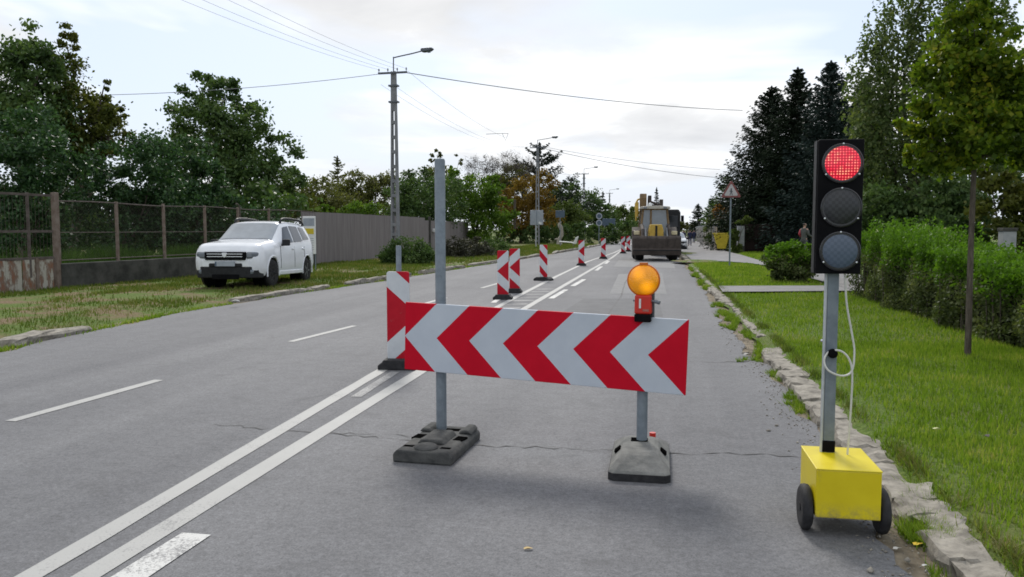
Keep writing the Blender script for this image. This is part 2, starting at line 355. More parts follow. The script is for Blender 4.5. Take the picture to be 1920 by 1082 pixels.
def spline(pts, k=8):
    p = [np.array(q, float) for q in pts]; p = [2 * p[0] - p[1]] + p + [2 * p[-1] - p[-2]]; out = []
    for i in range(1, len(p) - 2):
        for t in np.linspace(0, 1, k, endpoint=False):
            a, b, c, d = p[i - 1:i + 3]
            out.append(.5 * ((2 * b) + (-a + c) * t + (2 * a - 5 * b + 4 * c - d) * t * t + (-a + 3 * b - 3 * c + d) * t ** 3))
    out.append(p[-2]); return out
def fastmesh(name, verts, faces, mats, parent=None, mi=None):
    """verts (n,3) and same-sided faces (m,k) as arrays -> one mesh"""
    me = bpy.data.meshes.new(name); m, k = faces.shape
    me.vertices.add(len(verts)); me.vertices.foreach_set('co', np.ascontiguousarray(verts, np.float32).ravel())
    me.loops.add(m * k); me.loops.foreach_set('vertex_index', np.ascontiguousarray(faces, np.int32).ravel())
    me.polygons.add(m); me.polygons.foreach_set('loop_start', np.arange(0, m * k, k, dtype=np.int32))
    me.polygons.foreach_set('loop_total', np.full(m, k, np.int32))
    for q in (mats if isinstance(mats, (list, tuple)) else [mats]): me.materials.append(q)
    if mi is not None: me.polygons.foreach_set('material_index', np.ascontiguousarray(mi, np.int32))
    me.update(calc_edges=True); me.validate()
    return link(name, me, parent)
def unit(n): 
    v = rng.normal(size=(n, 3)); return v / np.linalg.norm(v, axis=1, keepdims=True)
def leafquads(p, size, aspect=.6, bias=None, axis=None):
    """a small folded diamond leaf at every point; verts, faces"""
    n = len(p); size = np.broadcast_to(size, (n,)) * rng.uniform(.65, 1.3, n)
    a = unit(n) if axis is None else axis + unit(n) * .45
    if bias is not None: a = a + np.array(bias)
    a /= np.linalg.norm(a, axis=1, keepdims=True)
    b = np.cross(a, unit(n)); b /= np.linalg.norm(b, axis=1, keepdims=True) + 1e-9
    s = size[:, None] * .5; w = s * aspect
    v = np.stack([p - a * s, p + b * w - a * s * .15, p + a * s, p - b * w - a * s * .15], 1).reshape(-1, 3)
    return v, np.arange(4 * n).reshape(n, 4)
def clumps(blobs, nsub, nleaf, spread=.16, shell=.55):
    """leaf points: every blob is a cloud of twig clumps, denser near its skin, with gaps between the clumps"""
    vol = np.array([b[3] * b[4] * b[5] for b in blobs]) ** (2 / 3); w = vol / vol.sum(); out = []
    for b, wi in zip(blobs, w):
        c, r = np.array(b[:3]), np.array(b[3:6]); ns = max(4, int(nsub * wi)); nl = max(3, int(nleaf * wi / ns))
        d = unit(ns); rad = shell + (1 - shell) * rng.random(ns) ** .6; rad *= rng.uniform(.85, 1.12, ns)
        sc_ = c + d * r * rad[:, None]
        sp = spread * r.mean() * rng.uniform(.5, 1.35, ns)
        out.append((sc_[:, None, :] + rng.normal(size=(ns, nl, 3)) * sp[:, None, None] * np.array([1, 1, .75])).reshape(-1, 3))
    return np.concatenate(out)
def limbs(base, tips, r0, mat, parent, bend=.25, name='trunk', fork=.35):
    """tapered trunk that forks into limbs reaching the blob centres"""
    mb = MB(); base = Vector(base); top = sum((Vector(tuple(t)) for t in tips), Vector()) / len(tips)
    top = base + (top - base) * 1.0
    f = base.lerp(top, fork); f.x = base.x + (top.x - base.x) * .3; f.y = base.y + (top.y - base.y) * .3
    mb.tube(spline([base, base.lerp(f, .5) + Vector((random.uniform(-.02, .02) * bend, 0, 0)), f], 4), [r0 * (1.15 - .35 * i / 8) for i in range(9)], 8)
    for t in tips:
        t = Vector(tuple(t)); mid = f.lerp(t, .5) + Vector((random.uniform(-1, 1), random.uniform(-1, 1), random.uniform(0, .6))) * bend * (t - f).length * .3
        mb.tube(spline([f - Vector((0, 0, r0)), mid, t], 5), [r0 * (.62 - .5 * i / 10) for i in range(11)], 6)
    return mb.build(name, mat, parent, smooth=True)
def broadleaf(name, label, cat, loc, blobs, n, leaf, mat, nsub=90, spread=.17, r0=.12, group=None, bark='bark', aspect=.62, shell=.5, fork=.3, trunk=True, bias=None, low=None):
    t = thing(name, label, cat, loc, 0, group)
    p = clumps(blobs, nsub, n, spread, shell); p = p[p[:, 2] > .03]
    v, f = leafquads(p, leaf, aspect, bias)
    if low: fastmesh('crown', v, f, [M[mat], M[low[0]]], t, (p[:, 2] + rng.normal(size=len(p)) * low[2] < low[1]).astype(int))
    else: fastmesh('crown', v, f, M[mat], t)
    if trunk: limbs((0, 0, -.1), [b[:3] for b in blobs], r0, M[bark], t, fork=fork)
    return t
def conifer_pts(h, r, n, z0=.04, droop=.35, levels=26, per=9, power=.85, jag=.25, lat=.16):
    pts = []; axs = []
    tot = levels * per; wsum = 0; br = []
    for i in range(levels):
        u = (i + rng.uniform(-.3, .3)) / levels; u = min(max(u, 0), .985)
        z = h * (z0 + (1 - z0) * u); L_ = r * (1 - u) ** power + .03 * r
        for k in range(per):
            l = L_ * rng.uniform(1 - jag * 1.3, 1 + jag); a = rng.uniform(0, 2 * math.pi); br.append((z, l, a, u)); wsum += l + .15 * r
    for z, l, a, u in br:
        m = max(3, int(n * (l + .15 * r) / wsum)); s = rng.random(m) ** .75
        d = np.array([math.cos(a), math.sin(a), 0]); e = np.array([-math.sin(a), math.cos(a), 0])
        rise = .25 * u
        p = d * (l * s)[:, None] + e * (rng.normal(size=m) * lat * l * (1.05 - s * .8))[:, None]
        p[:, 2] = z + l * (rise - droop * (1 - u)) * s + l * .22 * s ** 3 + rng.normal(size=m) * .035 * l - np.abs(rng.normal(size=m)) * .05 * l
        pts.append(p); axs.append(np.broadcast_to(d + np.array([0, 0, -.25]), (m, 3)))
    m = int(n * .02) + 8
    q = np.zeros((m, 3)); q[:, 2] = h * rng.uniform(.9, 1.0, m); q[:, :2] = rng.normal(size=(m, 2)) * .012 * h * (1.02 - q[:, 2:3] / h) * 6
    pts.append(q); axs.append(np.broadcast_to(np.array([0, 0, 1.]), (m, 3)))
    return np.concatenate(pts), np.concatenate(axs)
def conifer(name, label, loc, h, r, n, leaf, mat, group=None, **k):
    t = thing(name, label, 'tree', loc, 0, group); p, a = conifer_pts(h, r, n, **k); p[:, 2] = np.maximum(p[:, 2], .05)
    v, f = leafquads(p, leaf, .34, None, a); fastmesh('crown', v, f, M[mat], t)
    MB().tube([(0, 0, -.1), (0, 0, h * .5), (0, 0, h * .97)], [h * .016, h * .010, h * .002], 8).build('trunk', M['bark'], t, smooth=True)
    return t
def struct(name, mb, mat, **k):
    o = mb.build(name, mat, None, **k); o['kind'] = 'structure'; return o
def sheet(name, pts, z, mat):
    mb = MB(); mb.add([(p[0], p[1], z) for p in pts], [tuple(range(len(pts)))])
    o = mb.build(name, mat); o['kind'] = 'structure'
    if o.data.polygons[0].normal.z < 0: o.data.flip_normals()
    return o

# ================================================================== THE SETTING
KL = [(-8.3, -8), (-8.3, 8.9), (-8.45, 9.8), (-8.8, 13), (-8.77, 15.8), (-8.6, 18.3), (-8.15, 23.2), (-7.6, 32.2), (-6.6, 46), (-5.7, 66), (-4.7, 94), (-4.5, 150), (-4.5, 420)]
KLy = np.array([k[1] for k in KL]); KLx = np.array([k[0] for k in KL])
def kerbl(y): return np.interp(y, KLy, KLx)
_ph = rng.uniform(0, 6.28, (14, 3)); _k = rng.normal(size=(14, 2)) * np.array([1.6, 1.1])
def bumps(x, y):
    s = 0
    for i in range(14): s = s + np.sin(_k[i, 0] * x + _k[i, 1] * y + _ph[i, 0])
    return s / 14
def z_left(x, y):
    d = np.clip((kerbl(y) - x) / 1.2, 0, 1); return -.018 + .085 * d + .05 * bumps(x, y) * d
def z_right(x, y): return .085 + .03 * bumps(x * 1.7, y * 1.7) * np.clip((x - 1.5) / .6, 0, 1) - .05 * np.clip((1.56 - x) / .16, 0, 1)

sheet('ground', [(-900, -60), (900, -60), (900, 2000), (-900, 2000)], -.045, M['turf_f'])
sheet('road_edge_dirt', [(.7, -8), (1.75, -8), (1.75, 420), (.7, 420)], -.010, M['dirt'])
sheet('road_edge_dirt', [(x - .7, y) for x, y in KL] + [(x + .7, y) for x, y in KL[::-1]], -.010, M['dirt'])
ys = np.arange(-8, 60, .16)
right = [(1.19 + .05 * math.sin(y * 1.3) + .035 * math.sin(y * 4.1 + 1) + rng.uniform(-.035, .035) + (.10 if 9.6 > y > 7.5 else 0) - .10 * math.exp(-((y - 10.5) / .7) ** 2) - .1 * math.exp(-((y - 13.8) / 1.6) ** 2), y) for y in ys]
left = [(kerbl(y) + .18 + .06 * math.sin(y * 1.7) + rng.uniform(-.04, .04), y) for y in ys]
sheet('road', right + [(1.3, 60), (1.3, 420), (-4.5, 420), (-4.5, 150), (-4.7, 94), (-5.7, 66)] + left[::-1], 0., M['asphalt'])

def heightfield(name, xs, ysv, fz, mat):
    X, Y = xs, ysv
    v = np.stack([X, Y, fz(X, Y)], -1).reshape(-1, 3); a, b = X.shape
    i = np.arange(a * b).reshape(a, b); f = np.stack([i[:-1, :-1], i[1:, :-1], i[1:, 1:], i[:-1, 1:]], -1).reshape(-1, 4)
    o = fastmesh(name, v, f, mat); o['kind'] = 'structure'
    o.data.shade_smooth()
    if o.data.polygons[len(o.data.polygons) // 2].normal.z < 0: o.data.flip_normals()
    return o
yy = np.concatenate([np.arange(-6, 40, .25), np.arange(40, 130, 1.5)]); ss = np.linspace(0, 1, 90) ** 1.6
Yg, Sg = np.meshgrid(yy, ss, indexing='ij')
heightfield('left_verge', kerbl(Yg) - .12 + (-45 - kerbl(Yg)) * Sg, Yg, z_left, M['turf_l'])
heightfield('right_verge', 1.36 + .03 * np.sin(Yg * 5.3) + 38 * Sg, Yg, z_right, M['turf_r'])

# pavements
walk_r = [G(x, y, .13)[:2] for x, y in ((1307, 450), (1330, 462), (1365, 472), (1397, 480), (1430, 490))]
sheet('footpath', [(4.75, 12), (4.45, 23), (4.3, 32), (3.9, 34.6), (3.1, 36.2), (2.2, 37), (1.62, 38.2), (1.62, 120), (1.8, 170), (6, 170)] + walk_r + [(5.6, 31), (6.3, 26), (6.5, 12)], .135, M['walk'])
sheet('crossing_path', [(1.5, 18.7), (2.6, 18.95), (4.7, 19.6), (4.7, 21.3), (2.8, 20.9), (1.55, 20.6)], .128, M['walk'])
def mound(name, c, rx, ry, h, mat):
    n = 14; v = []; f = []
    rr = np.linspace(0, 1, n); aa = np.linspace(0, 2 * math.pi, 24, endpoint=False)
    v = [(c[0] + rx * r * math.cos(a) * (1 + .15 * math.sin(3 * a)), c[1] + ry * r * math.sin(a), c[2] + h * (1 - r * r) * (1 + .3 * math.sin(9 * r + 2 * a)) - .02) for r in rr for a in aa]
    i = np.arange(n * 24).reshape(n, 24); f = np.stack([i[:-1], i[1:], np.roll(i, -1, 1)[1:], np.roll(i, -1, 1)[:-1]], -1).reshape(-1, 4)
    o = fastmesh(name, np.array(v), f, mat); o['kind'] = 'structure'; o.data.shade_smooth()
mound('dirt_patch', (*G(1308, 489, .13)[:2], .13), 1.1, 1.6, .05, M['turf_l'])
mound('dirt_patch', (*G(1284, 475, .13)[:2], .13), .9, 3.2, .05, M['turf_l'])

# kerbs: broken concrete lengths bedded along both edges
def kerbrun(name, stones, mat, seed):
    bm = bmesh.new(); r = random.Random(seed)
    for (x, y, l, w, h, rz) in stones:
        n0 = len(bm.verts); g = bmesh.ops.create_cube(bm, size=1.); vs = g['verts']
        es = list({e for v in vs for e in v.link_edges})
        g2 = bmesh.ops.subdivide_edges(bm, edges=es, cuts=3, use_grid_fill=True)
        bm.verts.index_update(); allv = list(bm.verts)[n0:]
        rx_, ry_, rr_ = r.uniform(-.05, .05), r.uniform(-.10, .05), rz + r.uniform(-.09, .09)
        m = Matrix.Translation((x, y, h / 2 - .03)) @ Matrix.Rotation(rr_, 4, 'Z') @ Matrix.Rotation(rx_, 4, 'X') @ Matrix.Rotation(ry_, 4, 'Y')
        for v in allv:
            p = v.co; k = Vector((abs(p.x), abs(p.y), abs(p.z))) * 2
            e = sum(max(0, q - .55) for q in k); cut = 1 - .12 * max(0, e - .5)
            q = Vector((p.x * w * cut, p.y * l * cut, p.z * (h + .06) * cut)) + Vector((r.uniform(-1, 1) * .020, r.uniform(-1, 1) * .03, r.uniform(-1, 1) * .011))
            v.co = m @ q
    me = bpy.data.meshes.new(name); bm.to_mesh(me); bm.free(); me.materials.append(mat); me.shade_smooth(); me.set_sharp_from_angle(angle=R(24))
    o = link(name, me); o['kind'] = 'structure'; return o
st = []; y = 1.6; rr = random.Random(5)
while y < 33.5:
    l = rr.uniform(.16, .50) if y < 9.9 else rr.uniform(.25, .6)
    big = y < 9.9 or 16.5 < y < 21
    w = (rr.uniform(.20, .27) if big else rr.uniform(.12, .19)) 
    skip = 10.0 < y < 11.3 or (11.3 < y < 16.5 and rr.random() < .22) or (21 < y and rr.random() < .3)
    if not skip: st.append((1.42 + rr.uniform(-.025, .03) + (0 if big else .07), y + l / 2, l * 1.10, w, rr.uniform(.06, .082) if big else rr.uniform(.05, .075), 0))
    y += l
kerbrun('kerb', st, M['kerb'], 3)
st = []; y = 34.5
while y < 75:
    l = rr.uniform(.7, 1.3)
    if rr.random() < .8: st.append((1.45 + rr.uniform(-.03, .03), y + l / 2, l, .26, .14, 0))
    y += l
kerbrun('kerb', st, M['kerb'], 4)
st = []; y = 7.
while y < 110:
    l = rr.uniform(.8, 1.5) if y < 40 else 2.4
    xk = kerbl(y + l / 2); a = math.atan2(kerbl(y) - kerbl(y + l), l)
    hid = 10.2 < y < 15 or (8.6 > y) 
    if not hid and rr.random() < .93: st.append((xk, y + l / 2, l, .24, .09 if y < 20 else .12, a))
    y += l
st.append((-8.5, 9.55, 1.0, .34, .10, .15))
kerbrun('kerb', st, M['kerb'], 8)

# painted lines (double centre line, dashed lane line, later yellow-white repair dashes), tar cracks and patches
def strip(name, pts, w, z, mat, kind='structure', wob=0.):
    w = [w] * len(pts) if isinstance(w, (int, float)) else w; mb = MB(); v = []
    for i, p in enumerate(pts):
        a = np.array(pts[max(i - 1, 0)][:2]); b = np.array(pts[min(i + 1, len(pts) - 1)][:2]); t = (b - a) / (np.linalg.norm(b - a) + 1e-9); n = np.array([-t[1], t[0]])
        q = np.array(p[:2]); ww = w[i] * .5 + (random.uniform(-wob, wob) if wob else 0)
        v += [(*(q + n * ww), z), (*(q - n * ww), z)]
    mb.add(v, [(2 * i, 2 * i + 1, 2 * i + 3, 2 * i + 2) for i in range(len(pts) - 1)])
    o = mb.build(name, mat); o['kind'] = kind
    if o.data.polygons[0].normal.z < 0: o.data.flip_normals()
    return o
ly = np.concatenate([np.arange(-3, 20, .5), np.arange(20, 110, 3.)])
lx = np.interp(ly, [-3, 3.28, 8.43, 17.4, 25.5, 38.6, 52, 66, 110], [-2.62, -2.725, -2.945, -3.12, -3.20, -3.22, -2.75, -2.6, -2.6])
rx = np.interp(ly, [-3, 3.07, 8.17, 15.4, 28, 42.4, 55, 66, 110], [-2.46, -2.470, -2.500, -2.50, -2.45, -2.35, -2.45, -2.5, -2.5])
strip('lane_marking', list(zip(lx, ly)), .125, .004, M['line'], wob=.004)
strip('lane_marking', list(zip(rx, ly)), .135, .004, M['line'], wob=.004)
for a, b in (((-5.09, 5.52), (-4.99, 7.33)), ((-4.92, 10.18), (-4.73, 12.07)), ((-4.75, 15.0), (-4.65, 17.4)), ((-4.5, 20.5), (-4.42, 22.5))):
    strip('lane_marking', [a, ((a[0] + b[0]) / 2, (a[1] + b[1]) / 2), b], .11, .004, M['line'], wob=.005)
for a, b, w in (((-2.30, 1.2), (-2.27, 3.6), .16), ((-2.29, 17.6), (-2.25, 20.3), .13), ((-2.22, 21.6), (-2.17, 24.6), .13), ((-2.2, 30), (-2.22, 33.2), .13), ((-2.22, 36), (-2.25, 39), .13)):
    strip('lane_marking', [a, ((a[0] + b[0]) / 2, (a[1] + b[1]) / 2), b], w, .005, M['fresh'], wob=.006)
strip('lane_marking', [(-2.70, 6.9), (-2.73, 7.5), (-2.76, 8.2)], .10, .004, M['faded'])
strip('lane_marking', [(-3.35, 16.4), (-3.42, 17.5), (-3.46, 18.4)], .12, .005, M['fresh'])
for y in np.arange(15.2, 20.5, .85):
    strip('lane_marking', [(-3.02, y), (-2.78, y + .12), (-2.60, y + .2)], .16, .004, M['faded'])
def crack(pts, w, seed):
    r = random.Random(seed); P_ = []
    for a, b in zip(pts[:-1], pts[1:]):
        a = np.array(a[:2]); b = np.array(b[:2]); n = max(2, int(np.linalg.norm(b - a) / .06))
        for i in range(n): P_.append(a + (b - a) * i / n + np.array([r.uniform(-.012, .012), r.uniform(-.035, .035)]))
    P_.append(np.array(pts[-1][:2]))
    strip('road_crack', P_, [w * .75 * r.choice((.1, .3, .6, 1.0, 1.2)) for _ in P_], .0035, M['crack'])
g2 = lambda *q: [G(x, y)[:2] for x, y in q]
crack(g2((400, 797), (450, 799), (520, 806), (640, 814), (760, 826), (900, 836), (1020, 840), (1140, 845), (1300, 852), (1420, 850), (1505, 858)), .020, 1)
crack(g2((1290, 678), (1345, 680), (1392, 678), (1425, 676)), .03, 2)
crack(g2((610, 812), (720, 815), (800, 820), (860, 818)), .018, 3)
crack(g2((1140, 590), (1165, 555), (1172, 530), (1190, 505)), .05, 5)
sheet('road_patch', g2((1143, 551), (1250, 551), (1241, 512), (1160, 514)), .003, M['patch'])
sheet('road_patch', g2((1150, 500), (1266, 503), (1262, 489), (1160, 488)), .003, M['patch'])
sheet('road_patch', g2((1030, 600), (1245, 600), (1235, 560), (1095, 560)), .0025, M['darkpatch'])

# grass: blades on both verges, weeds in the gutter
def inpoly(x, y, poly):
    c = np.zeros(len(x), bool); j = len(poly) - 1
    for i in range(len(poly)):
        xi, yi = poly[i]; xj, yj = poly[j]
        c ^= ((yi > y) != (yj > y)) & (x < (xj - xi) * (y - yi) / (yj - yi + 1e-12) + xi); j = i
    return c
pathp = [(1.5, 18.6), (2.6, 18.85), (4.8, 19.5), (4.8, 21.4), (2.8, 21.), (1.55, 20.7)]
walkp = [(4.75, 12), (4.4, 23), (4.25, 32), (3.9, 34.3), (3.1, 35.9), (2.2, 36.7), (1.5, 37.8), (1.5, 120), (9, 120), tuple(walk_r[3]), tuple(walk_r[4]), (5.6, 31), (6.4, 26), (6.6, 12)]
def blades(x, y, fz, h, w, lean=.5):
    n = len(x); h = h * rng.uniform(.5, 1.4, n); w = w * rng.uniform(.7, 1.3, n); a = rng.uniform(0, 6.283, n); b = rng.uniform(0, 6.283, n)
    z = fz(x, y) - .005; dx, dy = np.cos(a) * w / 2, np.sin(a) * w / 2; k = lean * h * rng.random(n)
    v = np.stack([np.stack([x - dx, y - dy, z], 1), np.stack([x + dx, y + dy, z], 1), np.stack([x + np.cos(b) * k, y + np.sin(b) * k, z + h], 1)], 1)
    return v.reshape(-1, 3)
def grass(name, parts, mat):
    v = np.concatenate(parts); o = fastmesh(name, v, np.arange(len(v)).reshape(-1, 3), mat); tag(o, None, None, kind='stuff'); return o
def clump_filter(x, y, k, lo): return (bumps(x * k, y * k) * 2 + rng.normal(size=len(x)) * .35) > lo
parts = []
for y0, y1, n, h, w in ((2.2, 6, 42000, .050, .009), (6, 11, 38000, .052, .011), (11, 19, 26000, .055, .015), (19, 36, 26000, .07, .03)):
    x = 1.5 + rng.random(n) ** .9 * (np.where(rng.random(n) < .8, 1.7, 3.3) if y1 < 7 else 2.8 if y1 < 12 else 3.6); y = rng.uniform(y0, y1, n); k = ~inpoly(x, y, pathp) & ~inpoly(x, y, walkp)
    k &= (bumps(x * 1.4, y * 1.2) + rng.normal(size=n) * .3) > -.42
    k &= (x > 1.62 + .25 * np.abs(np.sin(y * 2.1)) * (y < 9)) | (rng.random(n) < .35)
    parts.append(blades(x[k], y[k], z_right, h * (1 + .6 * np.maximum(bumps(x[k] * 2, y[k] * 2), 0)), w))
n = 9000; x = rng.uniform(4.6, 9, n); y = rng.uniform(36, 54, n); k = ~inpoly(x, y, walkp); parts.append(blades(x[k], y[k], z_right, .09, .05))
grass('grass', parts, M['f_grass'])
parts = []
for y0, y1, n, h, w in ((7, 14, 22000, .07, .016), (14, 22, 30000, .08, .024), (22, 34, 26000, .09, .035)):
    y = rng.uniform(y0, y1, n); x = kerbl(y) - .1 - rng.random(n) * 7.6
    k = (bumps(x * .8, y * .45) + .6 * bumps(x * 2.2, y * 1.3) + rng.normal(size=n) * .12) > (.03 if y0 < 20 else -.3)
    parts.append(blades(x[k], y[k], z_left, h, w))
n = 20000; y = rng.uniform(34, 80, n); x = kerbl(y) - .1 - rng.random(n) * 6; parts.append(blades(x, y, z_left, .10, .06))
grass('grass', parts, M['f_grassdry'])
parts = []                                                # ragged dry fringe along the back of the right kerb
for i in range(130):
    yc = rng.uniform(2.3, 30) ** 1.0; n = 60; y = yc + rng.normal(size=n) * .09; x = 1.585 + rng.normal(size=n) * .035; parts.append(blades(x, y, z_right, .06, .009, 1.5))
grass('weeds', parts, M['f_grassdry'])
# weeds pushing through between asphalt and kerb
parts = []; zr0 = lambda x, y: np.zeros_like(x) - .01
for yc, xc, ry_, rx_, n, h in ((4.15, 1.38, .18, .10, 1500, .09), (4.75, 1.54, .2, .1, 900, .10), (3.75, 1.33, .25, .10, 400, .05), (7.3, 1.26, .4, .07, 800, .06), (8.6, 1.26, .35, .07, 500, .05), (10.3, 1.36, .5, .16, 1500, .07), (9.7, 1.2, .12, .14, 250, .05), (12.0, 1.36, .5, .12, 900, .07), (12.9, 1.25, .3, .1, 500, .06), (14.0, 1.30, .5, .16, 1300, .08), (15.2, 1.25, .4, .12, 800, .07), (16.6, 1.24, .35, .12, 700, .08), (21.5, 1.32, .7, .13, 900, .09), (23.6, 1.30, .8, .12, 800, .10), (27, 1.32, 1.2, .13, 1100, .10), (31, 1.35, 1.2, .13, 900, .10), (5.9, 1.60, .5, .06, 500, .08)):
    nc = max(3, n // 60); cx_ = xc + rng.normal(size=nc) * rx_ * .6; cy_ = yc + rng.normal(size=nc) * ry_ * .6; k = rng.integers(0, nc, n)
    x = cx_[k] + rng.normal(size=n) * .022; y = cy_[k] + rng.normal(size=n) * .03; parts.append(blades(x, y, zr0, h, .009 if yc < 9 else .014, 1.3))
grass('weeds', parts, M['f_grass'])
parts = []
for i in range(46):
    yc = rng.uniform(8.5, 36); n = 110; y = yc + rng.normal(size=n) * .25; x = kerbl(y) + .08 + rng.normal(size=n) * .06; parts.append(blades(x, y, zr0, .06, .02, 1.2))
grass('weeds', parts, M['f_grass'])

# ================================================================== THE ROADWORKS
def chevmat():
    m, N, L, p = nmat('chevron_sheeting'); tc = N.new('ShaderNodeTexCoord'); s = N.new('ShaderNodeSeparateXYZ'); L.new(tc.outputs['Object'], s.inputs[0])
    u = mathn(N, L, 'SUBTRACT', mathn(N, L, 'ADD', s.outputs[0], 1.01), mathn(N, L, 'ABSOLUTE', s.outputs[2]))
    f = mathn(N, L, 'GREATER_THAN', mathn(N, L, 'FLOORED_MODULO', u, .505), .2525)
    n = noisen(N, L, 3.5, 5, .65); w = rampn(N, L, n, [(.3, (.45, .495, .56)), (.7, (.52, .565, .625))]); r = rampn(N, L, n, [(.3, (.48, .003, .018)), (.7, (.56, .005, .022))])
    L.new(mixn(N, L, f, w, r), p.inputs['Base Color']); p.inputs['Roughness'].default_value = .6; p.inputs['Specular IOR Level'].default_value = .12
    bumpn(N, L, noisen(N, L, 400, 1), p, .08, .002); return m
def beaconmat(mode):
    m, N, L, p = nmat('beacon_sheeting'); tc = N.new('ShaderNodeTexCoord'); s = N.new('ShaderNodeSeparateXYZ'); L.new(tc.outputs['Object'], s.inputs[0])
    V = mathn(N, L, 'ABSOLUTE', mathn(N, L, 'SUBTRACT', s.outputs[2], .62 if mode != 'right' else .60))
    if mode == 'diag':
        f = mathn(N, L, 'LESS_THAN', mathn(N, L, 'FLOORED_MODULO', mathn(N, L, 'ADD', mathn(N, L, 'MULTIPLY_ADD', s.outputs[0], 1.05, .33), s.outputs[2]), .46), .21)
    else:
        sg = 1. if mode == 'left' else -1.
        X = mathn(N, L, 'MULTIPLY_ADD', s.outputs[0], sg, .125)
        t = mathn(N, L, 'MULTIPLY_ADD', X, -.9, V)
        a, b = (0.0, .25) if mode == 'left' else (.085, .345)
        f = mathn(N, L, 'ADD', mathn(N, L, 'LESS_THAN', t, a), mathn(N, L, 'GREATER_THAN', t, b))
    n = noisen(N, L, 6, 5, .65); w = rampn(N, L, n, [(.3, (.50, .53, .56)), (.7, (.60, .63, .65))]); r = rampn(N, L, n, [(.3, (.40, .008, .02)), (.7, (.48, .012, .026))])
    c = mixn(N, L, f, w, r); d = rampn(N, L, noisen(N, L, 14, 5, .8), [(.62, 0.), (.78, .5)])
    L.new(mixn(N, L, d, c, (.2, .19, .18)), p.inputs['Base Color']); p.inputs['Roughness'].default_value = .6; p.inputs['Specular IOR Level'].default_value = .15; return m

# chevron barrier: board hung on two galvanised posts standing in rubber feet
PL, PR = G(828, 826), G(1203, 862); BD = (PR - PL) / np.linalg.norm(PR - PL); bz = math.atan2(BD[1], BD[0])
bar = thing('chevron_barrier', 'red and white chevron board pointing left, hung on two grey posts in rubber feet', 'barrier', PL, bz)
SP = float(np.linalg.norm(PR - PL))
o = MB().box((0, 0, 0), (2.02, .022, .492)).build('chevron_board', chevmat(), bar, bevel=.004); o.location = (.755, -.058, .742); o.rotation_euler = (0, R(1.55), 0)
mb = MB()                                                 # folded rails and clamps on the back of the board
for z in (-.16, .16): mb.box((.755, -.036, .742 + z), (1.9, .02, .03), ry=R(1.55))
mb.box((.0, -.03, .60), (.11, .03, .05)); mb.box((0, -.03, .90), (.11, .03, .05)); mb.box((SP, -.03, .56), (.11, .03, .05)); mb.box((SP, -.03, .86), (.11, .03, .05))
mb.each('clamp_rail', M['galv'], bar, bevel=.003)
def postmesh(h, r=.038):
    mb = MB(); mb.tube([(0, 0, .03), (0, 0, h - .012), (0, 0, h)], [r, r, r - .006], 20); return mb
o = postmesh(2.04).build('post', M['galv'], bar, smooth=True)
o = postmesh(1.02, .036).build('post', M['galv'], bar, smooth=True); o.location = (SP, 0, 0)
# left foot: recycled rubber slab with slots, right foot: paler, humped
def foot(parent, loc, rz, mat, kind):
    mb = MB()
    if kind == 'slab':
        w, l = .41, .70
        mb.prism([(-w / 2, 0), (w / 2, 0), (w / 2, .055), (w / 2 - .03, .085), (-w / 2 + .03, .085), (-w / 2, .055)], -l / 2, l / 2, 'xz')
        mb.prism([(-.10, .083), (.10, .083), (.07, .118), (-.07, .118)], -.17, .12, 'xz')
        for sx in (-1, 1): mb.prism([(sx * .145 - .05, .083), (sx * .145 + .05, .083), (sx * .145 + .025, .112), (sx * .145 - .025, .112)], .14, .34, 'xz')
        mb.lathe([(.085, .083), (.075, .105), (.03, .112)], (0, -.26, 0), 'z', 16)
        f = mb.build('foot', mat, parent, bevel=.012, seg=2)
        h = MB()
        for x, y, a, b in ((-.15, .02, .07, .11), (.15, .02, .07, .11), (-.13, -.24, .07, .04), (.13, -.24, .07, .04), (.02, .24, .12, .07)): h.box((x, y, .080), (a, b, .0125), rz=random.uniform(-.1, .1))  # black plates flush with the rubber paint the shade inside the slots
        hs = h.each('slot', M['hole_shade'], f)
    else:
        w, l = .375, .78
        def ring(z, a, b, c): return [(-a + c, -b, z), (a - c, -b, z), (a, -b + c, z), (a, b - c, z), (a - c, b, z), (-a + c, b, z), (-a, b - c, z), (-a, -b + c, z)]
        vs = ring(0, w / 2, l / 2, .03) + ring(.05, w / 2, l / 2, .03) + ring(.062, w / 2 - .012, l / 2 - .012, .03) + ring(.125, .115, .24, .04) + ring(.135, .09, .2, .03)
        mb.add(vs, [tuple(range(7, -1, -1))] + [(8 * i + j, 8 * i + (j + 1) % 8, 8 * i + 8 + (j + 1) % 8, 8 * i + 8 + j) for i in range(4) for j in range(8)] + [tuple(32 + j for j in range(8))])
        f = mb.build('foot', mat, parent, bevel=.006)
        h = MB()
        for sx in (-1, 1): h.box((sx * .145, -.03, .098), (.045, .075, .02), ry=sx * R(38))
        h.each('slot', M['hole_shade'], f); MB().box((-.01, .10, .1335), (.11, .09, .010)).build('socket', M['hole_shade'], f)  # flat black plates here too, painting the shade of slots and socket
        b2 = MB(); b2.prism([(p[0] * 1.012, p[1] * 1.006) for p in ring(0, w / 2, l / 2, .03)], .002, .047, 'xy') 
        b2.build('base_edge', M['blackrub'], f)
    f.location = loc; f.rotation_euler = (0, 0, rz); return f
foot(bar, (.085, -.235, 0), R(6), M['greyrub'], 'slab'); foot(bar, (SP + .01, -.10, 0), R(9), M['palerub'], 'hump')
o = MB().tube([(0, 0, .05), (0, 0, .15)], .022, 12).build('plug', M['redbright'], bar, smooth=True); o.location = (SP + .045, .16, 0)

